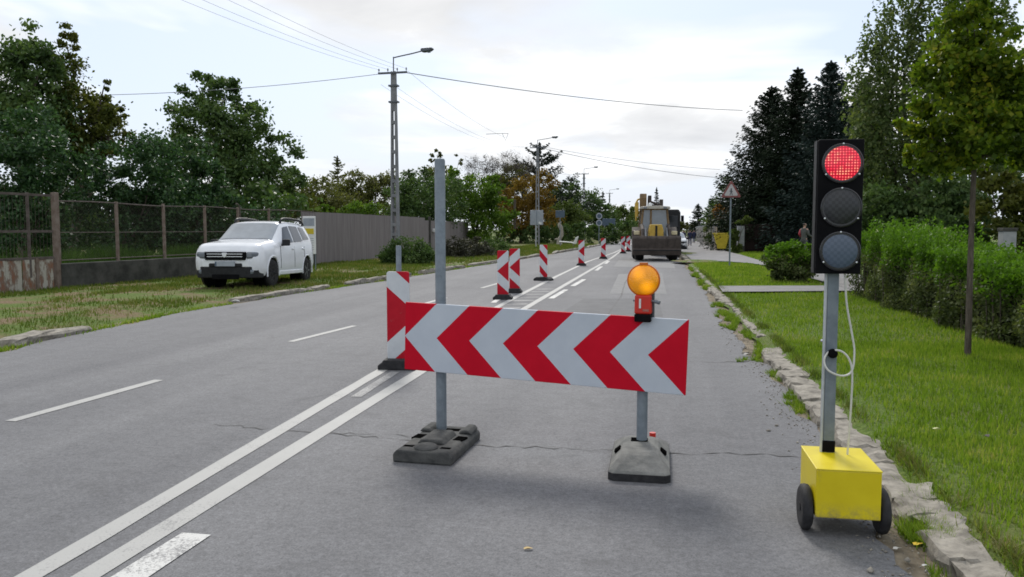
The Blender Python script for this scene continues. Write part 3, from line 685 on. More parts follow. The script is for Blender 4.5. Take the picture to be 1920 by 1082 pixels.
# amber warning lamp clipped on the board above the right post
LPp = np.array([PL[0] + BD[0] * SP, PL[1] + BD[1] * SP, 0]); 
lamp = thing('warning_lamp', 'round amber warning lamp with red body clamped above the chevron board', 'warning lamp', LPp + np.array([.0, -.075, .955]), bz)
def lensmat():
    m, N, L, p = nmat('amber_lens'); tc = N.new('ShaderNodeTexCoord'); s = N.new('ShaderNodeSeparateXYZ'); L.new(tc.outputs['Object'], s.inputs[0])
    n = noisen(N, L, 9, 2); L.new(rampn(N, L, n, [(.3, (.80, .26, .001)), (.7, (.90, .35, .003))]), p.inputs['Base Color'])
    p.inputs['Roughness'].default_value = .12; p.inputs['Specular IOR Level'].default_value = .6; p.inputs['Subsurface Weight'].default_value = .0
    p.inputs['Emission Color'].default_value = (1, .38, .004, 1)
    d = N.new('ShaderNodeVectorMath'); d.operation = 'DISTANCE'; L.new(tc.outputs['Object'], d.inputs[0]); d.inputs[1].default_value = (.028, -.03, -.04)
    e = rampn(N, L, d.outputs['Value'], [(0., 1.), (.06, .0)])
    d2 = N.new('ShaderNodeVectorMath'); d2.operation = 'DISTANCE'; L.new(tc.outputs['Object'], d2.inputs[0]); d2.inputs[1].default_value = (-.025, -.03, .04)
    e2 = rampn(N, L, d2.outputs['Value'], [(0., .8), (.055, .0)])
    L.new(mathn(N, L, 'MULTIPLY_ADD', mathn(N, L, 'ADD', e, e2), .62, .10), p.inputs['Emission Strength'])  # brighter streaks in the lens painted as glow at two spots
    # fine prism facets in the plastic
    v = N.new('ShaderNodeTexVoronoi'); v.inputs['Scale'].default_value = 120; L.new(tc.outputs['Object'], v.inputs['Vector']); bumpn(N, L, v.outputs['Distance'], p, .5, .004); return m
lm = lensmat()
mb = MB(); mb.lathe([(.0, -.046), (.05, -.043), (.085, -.030), (.098, -.010), (.101, .004), (.098, .014), (.085, .034), (.05, .047), (.0, .050)], (0, 0, 0), 'y', 40); o = mb.build('lens', lm, lamp, smooth=True, angle=60); o.location = (0, 0, .255)
mb = MB(); mb.lathe([(.099, -.008), (.107, -.006), (.107, .010), (.099, .012)], (0, 0, .255), 'y', 40); mb.box((0, 0, .363), (.05, .03, .014)); mb.build('lens_rim', worn('amber_rim', (.50, .11, .002), (.60, .15, .003), 8, .3, 0, 0), lamp, smooth=True, angle=50)
b = MB().box((0, .0, .098), (.110, .062, .125), taper=.95).build('lamp_body', M['redbright'], lamp, bevel=.012, seg=3)
MB().box((-.016, -.0325, .105), (.013, .005, .062)).build('white_stripe', M['white'], b, bevel=.001)
MB().box((.022, -.0325, .062), (.040, .004, .014)).build('label', worn('faded_label', (.34, .10, .08), (.42, .16, .13), 20, .5, 0, 0), b)
MB().box((0, .0, .010), (.108, .066, .052)).build('clamp_foot', M['black'], lamp, bevel=.008)
mb = MB(); mb.box((.056, .035, .10), (.022, .02, .2)); mb.build('bracket', M['steel_dark'], lamp, bevel=.004)
mb = MB(); mb.tube([(.05, 0, .122), (.085, -.004, .118)], .008, 10); mb.tube([(.078, -.004, .119), (.108, -.01, .112)], [.012, .013], 10); mb.tube([(-.05, 0, .122), (-.066, 0, .122)], .008, 10); mb.each('bolt', M['galv'], lamp, smooth=True)

# guide beacons
BM = {k: beaconmat(k) for k in ('left', 'right', 'diag')}
def beacon(loc, rz, mode, label, post=False, h=1.0, base=(.42, .30)):
    t = thing('guide_beacon', label, 'guide beacon', loc, rz, 'guide beacons along the centre line')
    pts = []
    for cx_, cz_, a0 in ((.1, .12, -90), (.1, h + .05, 0), (-.1, h + .05, 90), (-.1, .12, 180)):
        for a in range(0, 91, 30): pts.append((cx_ + .025 * math.cos(R(a0 + a)), cz_ + .025 * math.sin(R(a0 + a))))
    MB().prism(pts, -.016, .016, 'xz').build('panel', BM[mode], t, bevel=.004)
    w, d = base
    b = MB().prism([(-w / 2, 0), (w / 2, 0), (w / 2, .05), (w / 2 - .05, .085), (.15, .11), (-.15, .11), (-w / 2 + .05, .085), (-w / 2, .05)], -d / 2, d / 2, 'xz').build('foot', M['blackrub'], t, bevel=.012)
    if post: MB().tube([(0, .055, .08), (0, .055, 1.35), (0, .055, 1.36)], [.03, .03, .024], 16).build('post', M['galv'], t, smooth=True)
    return t
beacon(G(748, 690), R(8), 'right', 'nearest striped guide beacon, half hidden behind the left end of the chevron board', True)
beacon(G(943, 561), R(4), 'left', 'guide beacon with red arrow pointing left, front one of the close pair')
beacon(G(965, 549), R(4), 'left', 'guide beacon standing just behind the front one of the close pair', base=(.36, .30))
beacon(G(1019, 526), R(-20), 'diag', 'slightly turned guide beacon with plain slanting stripes, fourth along the line', base=(.52, .34))
beacon(G(1090, 498), R(4), 'left', 'guide beacon on its own between the slanting striped one and the excavator', base=(.42, .3))
beacon(G(1131, 485), R(6), 'left', 'small distant guide beacon below the round road signs')
beacon(G(1168, 475), R(6), 'left', 'left one of the two far guide beacons beside the excavator bucket')
beacon(G(1178, 471.5), R(6), 'left', 'farthest guide beacon, touching the left edge of the excavator')

# portable traffic light on a yellow cart
tl = thing('portable_traffic_light', 'portable traffic light showing red on a wheeled yellow box', 'traffic light', (.955, 4.33, 0))
MB().box((0, 0, .224), (.308, .43, .244)).build('control_box', M['yellow'], tl, bevel=.006, seg=2)
MB().box((-.0, 0, .3485), (.312, .436, .007)).build('box_lid', M['yellow'], tl, bevel=.003)
MB().tube([(-.185, -.10, .115), (.185, -.10, .115)], .010, 10).build('axle', M['galv'], tl, smooth=True)
for sx in (-1, 1):
    w = MB().lathe([(.065, -.024), (.098, -.026), (.113, -.017), (.117, 0), (.113, .017), (.098, .026), (.065, .024)], (0, 0, 0), 'x', 32).build('wheel', M['blackrub'], tl, smooth=True, angle=60); w.location = (sx * .184, -.10, .117)
    mb = MB(); mb.lathe([(.0, -.014), (.066, -.014), (.066, .014), (.0, .014)], (0, 0, 0), 'x', 24); mb.lathe([(.022, -.028), (.022, .028)], (0, 0, 0), 'x', 14)
    for k in range(5): mb.box((sx * .017, .042 * math.cos(k * 1.2566), .042 * math.sin(k * 1.2566)), (.008, .012, .012))
    mb.build('rim', M['dark'], w, smooth=True)
px_, py_ = -.035, .125
MB().box((px_, py_, .86), (.056, .056, 1.02)).build('pole', M['galv'], tl, bevel=.004)
MB().tube([(px_ - .037, py_ - .02, .35), (px_ - .037, py_ - .02, 1.34)], .008, 8).build('conduit', M['galv_light'], tl, smooth=True)
mb = MB(); mb.box((px_, py_, .385), (.064, .064, .062)); mb.build('pole_socket', M['black'], tl, bevel=.004)
mb = MB(); mb.lathe([(.010, -.055), (.024, -.052), (.026, -.040), (.012, -.034), (.010, -.02)], (px_ + .004, py_, .887), 'y', 12); mb.build('knob', M['black'], tl, smooth=True)
mb = MB(); mb.lathe([(.004, -.02), (.008, -.016), (.008, .004)], (px_ - .033, py_ - .01, .95), 'x', 8); mb.build('bolt', M['chrome'], tl)
hd = MB().box((0, 0, 0), (.222, .095, .69)).build('signal_head', M['black'], tl, bevel=.006); hd.location = (-.028, .085, 1.655)
MB().box((-.1135, .012, 0), (.004, .07, .685)).build('side_plate', M['dark'], hd)
def ledmat():
    m, N, L, p = nmat('lit_red_leds'); tc = N.new('ShaderNodeTexCoord'); s = N.new('ShaderNodeSeparateXYZ'); L.new(tc.outputs['Object'], s.inputs[0])
    P_ = .0142
    a = mathn(N, L, 'SUBTRACT', mathn(N, L, 'FLOORED_MODULO', mathn(N, L, 'ADD', s.outputs[0], 1.), P_), P_ / 2); b = mathn(N, L, 'SUBTRACT', mathn(N, L, 'FLOORED_MODULO', mathn(N, L, 'ADD', s.outputs[2], 1.), P_), P_ / 2)
    d = mathn(N, L, 'SQRT', mathn(N, L, 'ADD', mathn(N, L, 'MULTIPLY', a, a), mathn(N, L, 'MULTIPLY', b, b)))
    dot = rampn(N, L, mathn(N, L, 'DIVIDE', d, P_), [(.17, 1.), (.40, 0.)])
    wn = N.new('ShaderNodeTexWhiteNoise'); sv = N.new('ShaderNodeVectorMath'); sv.operation = 'SNAP'; L.new(tc.outputs['Object'], sv.inputs[0]); sv.inputs[1].default_value = (P_, 1, P_)
    L.new(sv.outputs[0], wn.inputs['Vector'])
    c = rampn(N, L, wn.outputs['Value'], [(.0, (1., .02, .055)), (.55, (1., .07, .11)), (.82, (1., .26, .20)), (.96, (1, .50, .28))])
    L.new(mixn(N, L, dot, (.42, .001, .022), c), p.inputs['Emission Color']); L.new(mathn(N, L, 'MULTIPLY_ADD', dot, .30, .80), p.inputs['Emission Strength'])
    p.inputs['Base Color'].default_value = (.10, .004, .008, 1); p.inputs['Roughness'].default_value = .3; return m
def lensdark(name, c1, c2, pitch):
    m, N, L, p = nmat(name); tc = N.new('ShaderNodeTexCoord')
    v = N.new('ShaderNodeTexChecker'); v.inputs['Scale'].default_value = pitch; L.new(tc.outputs['Object'], v.inputs['Vector'])
    v.inputs['Color1'].default_value = (*c1, 1); v.inputs['Color2'].default_value = (*c2, 1); L.new(v.outputs[0], p.inputs['Base Color']); p.inputs['Roughness'].default_value = .38; return m
LM = [ledmat(), lensdark('unlit_led_lens', (.012, .013, .016), (.024, .026, .030), 62), lensdark('blue_grey_lens', (.060, .085, .125), (.080, .108, .155), 62)]
for i, z in enumerate((.222, -.003, -.228)):
    l = MB().lathe([(.0, -.012), (.05, -.010), (.085, -.005), (.0935, .002), (.0935, .012)], (0, 0, 0), 'y', 44).build('lens', LM[i], hd, smooth=True, angle=60); l.location = (.006, -.052, z)
    l['label'] = ('lit red lamp with a grid of bright dots', 'unlit dark grey middle lamp', 'unlit blue grey bottom lamp')[i]
    mb = MB(); mb.lathe([(.094, -.004), (.0965, -.008), (.102, -.006), (.103, .006), (.094, .006)], (.006, -.052, z), 'y', 44); mb.build('lens_ring', M['gloss'], hd, smooth=True)
    mb = MB()
    for a in (90, 215, 325): mb.lathe([(.0, -.012), (.0048, -.011), (.0052, .0)], (.006 + .0985 * math.cos(R(a)), -.052, z + .0985 * math.sin(R(a))), 'y', 8)
    mb.each('screw', M['chrome'], hd)
cb = spline([(.012, .07, 1.32), (.03, .08, 1.15), (.06, .085, 1.0), (.075, .08, .9), (.06, .06, .80), (.01, .055, .775), (-.055, .06, .80), (-.075, .075, .85), (-.05, .085, .895), (0, .07, .905), (.042, .065, .87), (.062, .06, .80), (.063, .06, .65), (.058, .065, .47), (.054, .07, .35)], 9)
MB().tube(cb, .0052, 8).build('cable', M['cable'], tl, smooth=True)

# ================================================================== THE WHITE CAR ON THE VERGE
def smooth1(a, k=5):
    p = np.pad(a, k, mode='edge'); w = np.hanning(2 * k + 1); w /= w.sum(); return np.convolve(p, w, 'valid')
CT = np.array([  # y, w, zb, zbelt, wbelt, wroof, zre, zr
    [-2.15, .70, .42, .74, .68, .58, .84, .86], [-2.06, .85, .36, .84, .83, .74, .97, 1.00], [-1.85, .90, .30, .92, .89, .80, 1.04, 1.08],
    [-1.2, .91, .28, .99, .90, .81, 1.10, 1.14], [-.98, .91, .28, .99, .89, .77, 1.11, 1.15], [-.22, .91, .28, 1.04, .90, .70, 1.55, 1.61],
    [.3, .91, .28, 1.06, .90, .70, 1.60, 1.655], [1.2, .91, .28, 1.10, .89, .69, 1.585, 1.64], [1.86, .90, .32, 1.14, .87, .66, 1.52, 1.57],
    [2.06, .86, .38, 1.12, .82, .60, 1.27, 1.32], [2.15, .80, .44, .98, .74, .60, 1.04, 1.06]])
cyg = np.linspace(-2.15, 2.15, 173)
CTd = [smooth1(np.interp(cyg, CT[:, 0], CT[:, i]), 4) for i in range(1, 8)]
def csec(y, n=1):
    w, zb, zbelt, wbelt, wr, zre, zr = [np.interp(y, cyg, c) for c in CTd]
    P_ = [(w * .93, zb), (w, zb + .14), (w * 1.005, .66), (wbelt, zbelt), (wr, zre), (wr * .82, zr - .012), (wr * .4, zr), (0, zr + .004)]
    # round the shoulders a little
    def ch(p):
        q = [p[0]]
        for a, b in zip(p[:-1], p[1:]): q += [(.8 * a[0] + .2 * b[0], .8 * a[1] + .2 * b[1]), (.2 * a[0] + .8 * b[0], .2 * a[1] + .8 * b[1])]
        return q + [p[-1]]
    return np.array(ch(P_)), P_
def glass_patch(mb, y0b, y1b, y0t, y1t, s0, s1, side, n=6, off=.008):
    """window pane lying just proud of the slanted cabin side"""
    vs = []
    for i in range(n + 1):
        for j in range(n + 1):
            u, s = i / n, j / n; y = (y0b + (y1b - y0b) * u) * (1 - s) + (y0t + (y1t - y0t) * u) * s
            P_ = csec(y)[1]; a, b = np.array(P_[3]), np.array(P_[4]); q = a + (b - a) * (s0 + (s1 - s0) * s); nrm = np.array([b[1] - a[1], -(b[0] - a[0])]); nrm /= np.linalg.norm(nrm)
            q = q + nrm * off; vs.append((side * q[0], y, q[1]))
    mb.add(vs, [(i * (n + 1) + j, (i + 1) * (n + 1) + j, (i + 1) * (n + 1) + j + 1, i * (n + 1) + j + 1) for i in range(n) for j in range(n)])
def make_car(loc, rz):
    t = thing('parked_car', 'white SUV with black roof rails parked on the grass verge before the fence', 'car', loc, rz)
    ysn = np.linspace(-2.15, 2.15, 120); secs = [csec(y)[0] for y in ysn]; m = len(secs[0]); mb = MB(); vs = []
    for y, s in zip(ysn, secs):
        vs += [(p[0], y, p[1]) for p in s] + [(-p[0], y, p[1]) for p in s[-2::-1]]
    k = 2 * m - 1; fs = []
    for i in range(len(ysn) - 1):
        for j in range(k - 1):
            ids = (i * k + j, i * k + j + 1, (i + 1) * k + j + 1, (i + 1) * k + j)
            c = sum((Vector(vs[q]) for q in ids), Vector()) / 4
            if abs(c.x) > .55 and min(math.hypot(c.y + 1.33, c.z - .36), math.hypot(c.y - 1.34, c.z - .36)) < .40: continue
            fs.append(ids)
    fs += [tuple(range(k)), tuple((len(ysn) - 1) * k + j for j in range(k - 1, -1, -1)), ]
    mb.add(vs, fs); body = mb.build('body', M['carwhite'], t, smooth=True, angle=50)
    mb = MB(); mb.box((0, 0, .42), (1.5, 4.0, .30)); mb.build('underbody', M['black'], t)
    # front bumper, dark lower half with the skid plate
    mb = MB(); mb.prism([(-.86, -1.84), (-.80, -2.06), (-.62, -2.19), (.62, -2.19), (.80, -2.06), (.86, -1.84), (.70, -1.7), (-.70, -1.7)], .25, .52, 'xy'); mb.prism([(-.42, -2.205), (.42, -2.205), (.46, -2.15), (-.46, -2.15)], .50, .60, 'xy'); mb.build('bumper', M['dark'], t, bevel=.03, seg=3)
    mb = MB(); mb.prism([(-.36, -2.20), (.36, -2.20), (.30, -2.16), (-.30, -2.16)], .22, .34, 'xy'); mb.build('skid_plate', M['black'], t, bevel=.01)
    mb = MB(); mb.prism([(-.84, -1.9), (-.77, -2.07), (-.60, -2.185), (.60, -2.185), (.77, -2.07), (.84, -1.9), (.70, -1.8), (-.70, -1.8)], .502, .69, 'xy'); mb.build('front_panel', M['carwhite'], t, bevel=.03, seg=3)
    g = MB().prism([(-.52, .675), (.52, .675), (.53, .865), (-.53, .865)], -2.225, -2.10, 'xz').build('grille', M['black'], t, bevel=.012)
    mb = MB()
    for z in (.755, .815): mb.box((0, -2.23, z), (.92, .012, .016))
    mb.each('chrome_bar', M['chrome'], g)
    MB().prism([(-.075, .825), (-.05, .845), (.05, .845), (.075, .825), (.03, .735), (-.03, .735)], -2.25, -2.23, 'xz').build('badge', M['chrome'], g, bevel=.006)
    for sx in (-1, 1):
        mb = MB(); mb.prism([(sx * .53, -2.20), (sx * .68, -2.17), (sx * .80, -2.075), (sx * .875, -1.92), (sx * .80, -1.75), (sx * .52, -2.0)], .705, .862, 'xy'); h = mb.build('headlight', M['lampglass'], t, bevel=.045, seg=4)
        mb = MB(); mb.lathe([(.0, -.012), (.055, -.008), (.06, .01)], (sx * .63, -2.15, .79), 'y', 16); mb.build('lamp', M['chrome'], h, smooth=True)
        mb = MB(); mb.lathe([(.0, -.015), (.05, -.01), (.06, .02)], (sx * .66, -2.165, .40), 'y', 14); mb.build('fog_lamp', M['lampglass'], t, smooth=True)
        mb = MB(); mb.box((sx * 1.00, -.62, 1.09), (.20, .11, .16), rz=sx * .15); mb.box((sx * .90, -.62, 1.03), (.1, .06, .05)); mb.build('mirror', M['dark'], t, bevel=.035, seg=3)
        mb = MB(); mb.tube(spline([(sx * .64, -.12, 1.60), (sx * .64, .02, 1.69), (sx * .64, .5, 1.715), (sx * .64, 1.3, 1.70), (sx * .64, 1.62, 1.66), (sx * .64, 1.72, 1.58)], 6), .034, 8); mb.build('roof_rail', M['dark'], t, smooth=True)
        for nm, a in (('side_window', (-.66, .22, -.22, .16, .08, .86)), ('side_window', (.32, 1.02, .26, .92, .08, .86)), ('quarter_window', (1.12, 1.66, 1.02, 1.50, .14, .84))):
            mb = MB(); glass_patch(mb, *a, sx); mb.build(nm, M['glass'], t, smooth=True)
        for yh in (.14, 1.0): mb = MB(); mb.box((sx * .915, yh, .93), (.03, .17, .035)); mb.build('door_handle', M['carwhite'], t, bevel=.01)
        mb = MB()                                          # door gaps
        for yd in (-.78, .28, 1.1):
            mb.tube([(sx * .912, yd, .45), (sx * .918, yd, .66), (sx * .897, yd, 1.0)], .006, 4)
        mb.each('door_gap', M['dark'], t)
        mb = MB(); mb.box((sx * .895, 0, .34), (.05, 1.9, .10)); mb.build('sill', M['carwhite'], t, bevel=.015)
        for yw, steer in ((-1.33, -.10), (1.34, 0)):
            mb = MB()                                     # lip of the arch
            mb.tube([(sx * .905, yw + .405 * math.cos(R(a)), .36 + .405 * math.sin(R(a))) for a in range(-12, 193, 12)], .022, 6); mb.build('wheel_arch', M['carwhite'], t, smooth=True)
            mb = MB(); mb.lathe([(.40, -.16), (.40, .16)], (sx * .66, yw, .36), 'x', 24); mb.build('arch_liner', M['black'], t, smooth=True)
            mb = MB(); mb.lathe([(.21, -.10), (.30, -.11), (.335, -.085), (.343, 0), (.335, .085), (.30, .11), (.21, .10)], (0, 0, 0), 'x', 32); w = mb.build('wheel', M['tyre'], t, smooth=True, angle=50); w.location = (sx * .80, yw, .343); w.rotation_euler = (0, 0, steer)
            mb = MB(); mb.lathe([(.0, sx * .085), (.05, sx * .088), (.06, sx * .07), (.205, sx * .06), (.215, sx * .095), (.215, -sx * .05), (.0, -sx * .05)], (0, 0, 0), 'x', 28)
            for k_ in range(5): mb.box((sx * .085, .12 * math.cos(k_ * 1.2566), .12 * math.sin(k_ * 1.2566)), (.03, .05, .17), rx=k_ * 1.2566 - math.pi / 2)
            mb.build('rim', M['rim'], w, smooth=True)
    # windscreen and rear window follow the slope of the cabin
    for nm, y0, y1, mt in (('windscreen', -.93, -.27, 'windscreen'), ('rear_window', 1.93, 2.05, 'glass')):
        mb = MB(); n = 10; vs = []
        for i in range(n + 1):
            y = y0 + (y1 - y0) * i / n; P_ = csec(y)[1]
            pr = np.array([P_[4], P_[5], P_[6], P_[7]]); xs = np.linspace(-.94, .94, 13)
            for u in xs:
                x = abs(u) * pr[0][0]; z = np.interp(x, pr[::-1, 0], pr[::-1, 1]); vs.append((math.copysign(x, u), y - .008, z + .012))
        mb.add(vs, [(i * 13 + j, i * 13 + j + 1, (i + 1) * 13 + j + 1, (i + 1) * 13 + j) for i in range(n) for j in range(12)]); mb.build(nm, M[mt], t, smooth=True)
    p = MB().box((0, -2.222, .585), (.52, .014, .115)).build('licence_plate', M['signgrey'], t, bevel=.003)
    MB().box((-.235, -2.2305, .585), (.04, .003, .10)).build('blue_band', M['signblue'], p)
    mb = MB(); mb.tube([(-.55, -1.02, 1.13), (-.1, -.93, 1.165)], .01, 5); mb.tube([(.05, -1.02, 1.14), (.5, -.93, 1.15)], .01, 5); mb.each('wiper', M['black'], t)
    return t
fl = G(506, 541, .03); CAH = YAW - R(4.0)
# the front-left wheel stands at fl; heading points back along the camera axis
ax = np.array([-math.sin(CAH), math.cos(CAH)]); lx_ = np.array([math.cos(CAH), math.sin(CAH)])
ccen = fl[:2] + ax * 1.33 - lx_ * .78
car = make_car((ccen[0], ccen[1], .035), CAH); car.rotation_euler = (R(-1.2), 0, CAH); car.scale = (.97, 1.0, 1.05)

# ================================================================== FENCES, WALL AND NOTICE BOARD ON THE LEFT
FA = np.array(G(112, 541, .06)[:2]); FB = np.array(G(590, 499, .06)[:2]); FD = (FB - FA) / np.linalg.norm(FB - FA); FL_ = float(np.linalg.norm(FB - FA)); fz = math.atan2(FD[1], FD[0])
def along(px_x):                        # distance along the fence line at which a sighting crosses it
    d = ray(px_x, 450)[:2]; n = np.array([FD[1], -FD[0]]); q = d * ((FA @ n) / (d @ n)); return float((q - FA) @ FD)
fence = thing('wire_fence', 'wire mesh fence on rusty posts with a dark concrete plinth behind the white car', 'fence', (*FA, .04), fz)
MB().box((FL_ / 2, .02, .31), (FL_, .22, .66)).build('plinth', M['concrete_dark'], fence, bevel=.02)
for i, px in enumerate((220, 308, 385, 447, 505)):
    s_ = along(px)
    MB().box((s_, 0, 1.44), (.075, .07, 1.62)).build('post', M['rust'], fence, bevel=.01)
mb = MB(); top = []
for s_ in np.linspace(0, FL_, 26): top.append((s_, .0, 2.20 + .02 * math.sin(s_ * 1.3)))
mb.tube(top, .022, 6); mb.tube([(0, 0, 1.42), (FL_, 0, 1.42)], .010, 5); mb.tube([(0, 0, .72), (FL_, 0, .72)], .014, 5); mb.each('rail', M['rust_dark'], fence, smooth=True)
s_ = along(447); MB().tube(spline([(s_ + .08, -.03, 1.9), (s_ + .07, -.03, 2.2), (s_ - .02, -.03, 2.34), (s_ - .14, -.03, 2.36)], 5), .025, 8).build('bent_pipe', M['rust_dark'], fence, smooth=True)
mb = MB(); H_ = 1.46; st_ = .085
for sgn in (-1, 1):
    for s0 in np.arange(-H_, FL_ + H_, st_):
        a, b = (s0, .72), (s0 + sgn * H_, .72 + H_)
        lo, hi = max(0, min(a[0], b[0])), min(FL_, max(a[0], b[0]))
        if hi - lo < .03: continue
        zf = lambda x: .72 + (x - s0) * sgn
        z1, z2 = zf(lo), zf(hi); mb.add([(lo, .012, z1 - .0022), (hi, .012, z2 - .0022), (hi, .012, z2 + .0022), (lo, .012, z1 + .0022)], [(0, 1, 2, 3)])
mb.build('wire_mesh', M['rust_dark'], fence)
# rusty gate to the left of the fence
GA = FA - FD * 4.4
gate = thing('rusty_gate', 'rusty gate with peeling pale sheet panels along its bottom, at the left edge', 'gate', (*GA, .04), fz)
MB().box((4.36, 0, 1.2), (.14, .13, 2.42)).build('gate_post', M['rust'], gate, bevel=.015)
mb = MB()
for x in (0.1, 1.3, 2.55, 3.55): mb.box((x, 0, 1.36), (.06, .05, 2.04))
for z in (.80, 1.45, 2.33): mb.box((2.15, 0, z), (4.2, .045, .06))
mb.build('gate_frame', M['rust_dark'], gate)
def peel():
    m, N, L, p = nmat('peeling_rusty_sheet'); n = noisen(N, L, 2.6, 6, .7, stretch=(2.2, 1, .8))
    L.new(rampn(N, L, n, [(.38, (.20, .085, .045)), (.47, (.17, .12, .09)), (.55, (.36, .34, .29))]), p.inputs['Base Color']); p.inputs['Roughness'].default_value = .85; bumpn(N, L, noisen(N, L, 40, 3), p, .3); return m
mb = MB()
for k in range(9): mb.box((.33 + .46 * k, -.012 if k % 2 else .004, .40), (.44, .02, .74))
mb.each('sheet_panel', peel(), gate)
mb = MB()
for x in (.1, 1.25, 2.55, 3.72): mb.box((x, -.035, .42), (.07, .03, .78))
mb.each('rusty_strip', M['rust'], gate)
mb = MB()
for k in range(40): mb.tube([(.1 + .105 * k, .01, .8), (.1 + .105 * k, .01, 2.3)], .004, 4)
mb.build('gate_bars', M['rust_dark'], gate)
# weeds growing behind the mesh
n = 26000; s_ = rng.uniform(-4.5, FL_, n); d_ = rng.uniform(.25, 2.2, n); x = FA[0] + FD[0] * s_ - FD[1] * d_; y = FA[1] + FD[1] * s_ + FD[0] * d_
grass('undergrowth', [blades(x, y, z_left, 1.05 * (.65 + .5 * bumps(x * 1.5, y * 1.5)), .05, .5)], M['f_weed'])
# grey board wall
WA = np.array(G(566, 500, .06)[:2]) + np.array([-.15, .4]); WB = np.array(G(872, 467, .06)[:2]); WM = WA + (WB - WA) * .62
wd = WB - WA; wz = math.atan2(wd[1], wd[0]); WL = float(np.linalg.norm(wd))
wall = thing('grey_wall', 'long weathered grey wall of upright boards beyond the white car', 'wall', (*WA, .02), wz)
mb = MB(); x = 0; k = 0; r_ = random.Random(3)
while x < WL * .60:
    w_ = r_.uniform(.55, .95); mb.box((x + w_ / 2, r_.uniform(-.004, .004), 1.10), (w_ - .004, .06, 2.28 + r_.uniform(-.02, .02))); x += w_
xg = x
mb.build('board_panel', M['wallgrey'], wall)
mb = MB(); x = xg + 1.2
while x < WL:
    w_ = r_.uniform(.7, 1.1); mb.box((x + w_ / 2, r_.uniform(-.02, .02) - .05, 1.02), (w_ - .01, .06, 2.1)); x += w_
mb.build('board_panel', M['wallgrey'], wall)
MB().box((xg + .55, .05, 1.05), (1.05, .05, 2.05)).build('gate_leaf', M['wallgrey'], wall); MB().box((xg + 1.12, .0, 1.15), (.13, .14, 2.35)).build('post', M['concrete_dark'], wall, bevel=.01)
lx2 = MB().box((xg + 1.6, -.19, 1.45), (.30, .18, .22)).build('letter_box', M['white'], wall, bevel=.02)
NB = G(582, 500, .05)
nb = thing('notice_board', 'white notice board with a yellow panel standing by the wall behind the car', 'notice board', AT(581, 498, 27.2) * np.array([1, 1, 0]) + np.array([0, 0, .05]), R(3))
b = MB().box((0, 0, 1.28), (.48, .05, 1.36)).build('board', M['white'], nb, bevel=.01)
MB().box((0, -.028, 1.42), (.36, .012, .20)).build('yellow_panel', M['skip'], b); MB().box((0, -.028, 1.75), (.42, .012, .28)).build('grey_panel', M['signgrey'], b)
mb = MB()
for z in (1.16, 1.08, 1.0, .92, .84, .76): mb.box((0, -.0265, z), (.34, .006, .022))
mb.each('text_line', M['signgrey'], b)
mb = MB()
for sx in (-1, 1): mb.tube([(sx * .2, .04, -.2), (sx * .2, .04, 1.9)], .02, 8)
mb.each('leg', M['galv'], nb)

# ================================================================== UTILITY POLES, LAMPS, WIRES
POLES = [(-11.41, 34.14, 8.45), (-10.62, 72, 8.96), (-9.55, 107, 8.95), (-9.20, 160, 8.7), (-9.13, 230, 8.6)]
plabs = ['tall lattice concrete utility pole with street lamp behind the dark juniper', 'second utility pole with lamp, behind the grey back of a road sign', 'third utility pole with lamp, near the round road signs', 'fourth utility pole with lamp, above the far hedge', 'farthest utility pole with lamp, just left of the excavator boom']
def util_pole(loc, h, label, full):
    t = thing('utility_pole', label, 'utility pole', (loc[0], loc[1], -.02), R(-4), 'utility poles along the left side')
    a0, a1, d0, d1 = .37, .21, .30, .17; mb = MB()
    f = lambda z: ((a0 + (a1 - a0) * z / h) / 2, (d0 + (d1 - d0) * z / h) / 2)
    def leg(sx, w):
        v = []
        for z in (0, h):
            a, d = f(z); x0 = sx * a; x1 = sx * (a - w * (1 - .35 * z / h))
            v += [(x0, -d, z), (x1, -d, z), (x1, d, z), (x0, d, z)]
        mb.add(v, [(0, 1, 5, 4), (1, 2, 6, 5), (2, 3, 7, 6), (3, 0, 4, 7), (0, 3, 2, 1), (4, 5, 6, 7)])
    leg(-1, .092); leg(1, .092)
    z = .5
    while z < h * .80:
        a, d = f(z); mb.box((0, 0, z), (a * 2 - .14, d * 2 - .012, .14)); z += .64 if z > 1.6 else .42
    a, d = f(h * .9); mb.box((0, 0, h * .9 - .02), (a * 2 - .10, d * 2 - .01, h * .2))
    mb.build('pole_shaft', M['pole'], t, bevel=.008 if full else 0)
    ca = MB(); ca.box((.0, -.12, h - .08), (1.35, .07, .08)); ca.build('crossarm', M['steel_dark'], t)
    ins = MB()
    for x in (-.64, -.22, .22, .64): ins.lathe([(.012, -.04), (.015, .02), (.036, .03), (.03, .09), (.022, .12)], (x, -.12, h - .0), 'z', 10)
    ins.each('insulator', M['pole'], t)
    cl = MB()
    for dz in (-.62, -1.32): cl.box((0, 0, h + dz), (.42, .26, .07)); 
    cl.each('clamp', M['steel_dark'], t)
    ar = MB(); ar.tube(spline([(0, .0, h - .5), (0, 0, h + .52), (.08, 0, h + .60), (.9, -.1, h + .70), (1.42, -.16, h + .78)], 5), .028, 8); ar.build('lamp_arm', M['steel_dark'], t, smooth=True)
    lh = MB(); lh.prism([(-.02, -.07), (.10, -.10), (.42, -.085), (.54, -.02), (.50, .05), (.05, .075), (-.02, .05)], -.12, .12, 'xz'); o = lh.build('lamp_head', M['steel_dark'], t, bevel=.03, seg=2); o.location = (1.38, -.16, h + .80); o.rotation_euler = (0, R(-3), R(-6))
    g = MB(); g.lathe([(.0, -.06), (.07, -.05), (.10, 0.)], (.33, 0, -.085), 'z', 12); g.build('lamp_glass', M['hoeglass'], o, smooth=True)
    return t
for i, (x, y, h) in enumerate(POLES): util_pole((x, y), h, plabs[i], i == 0)
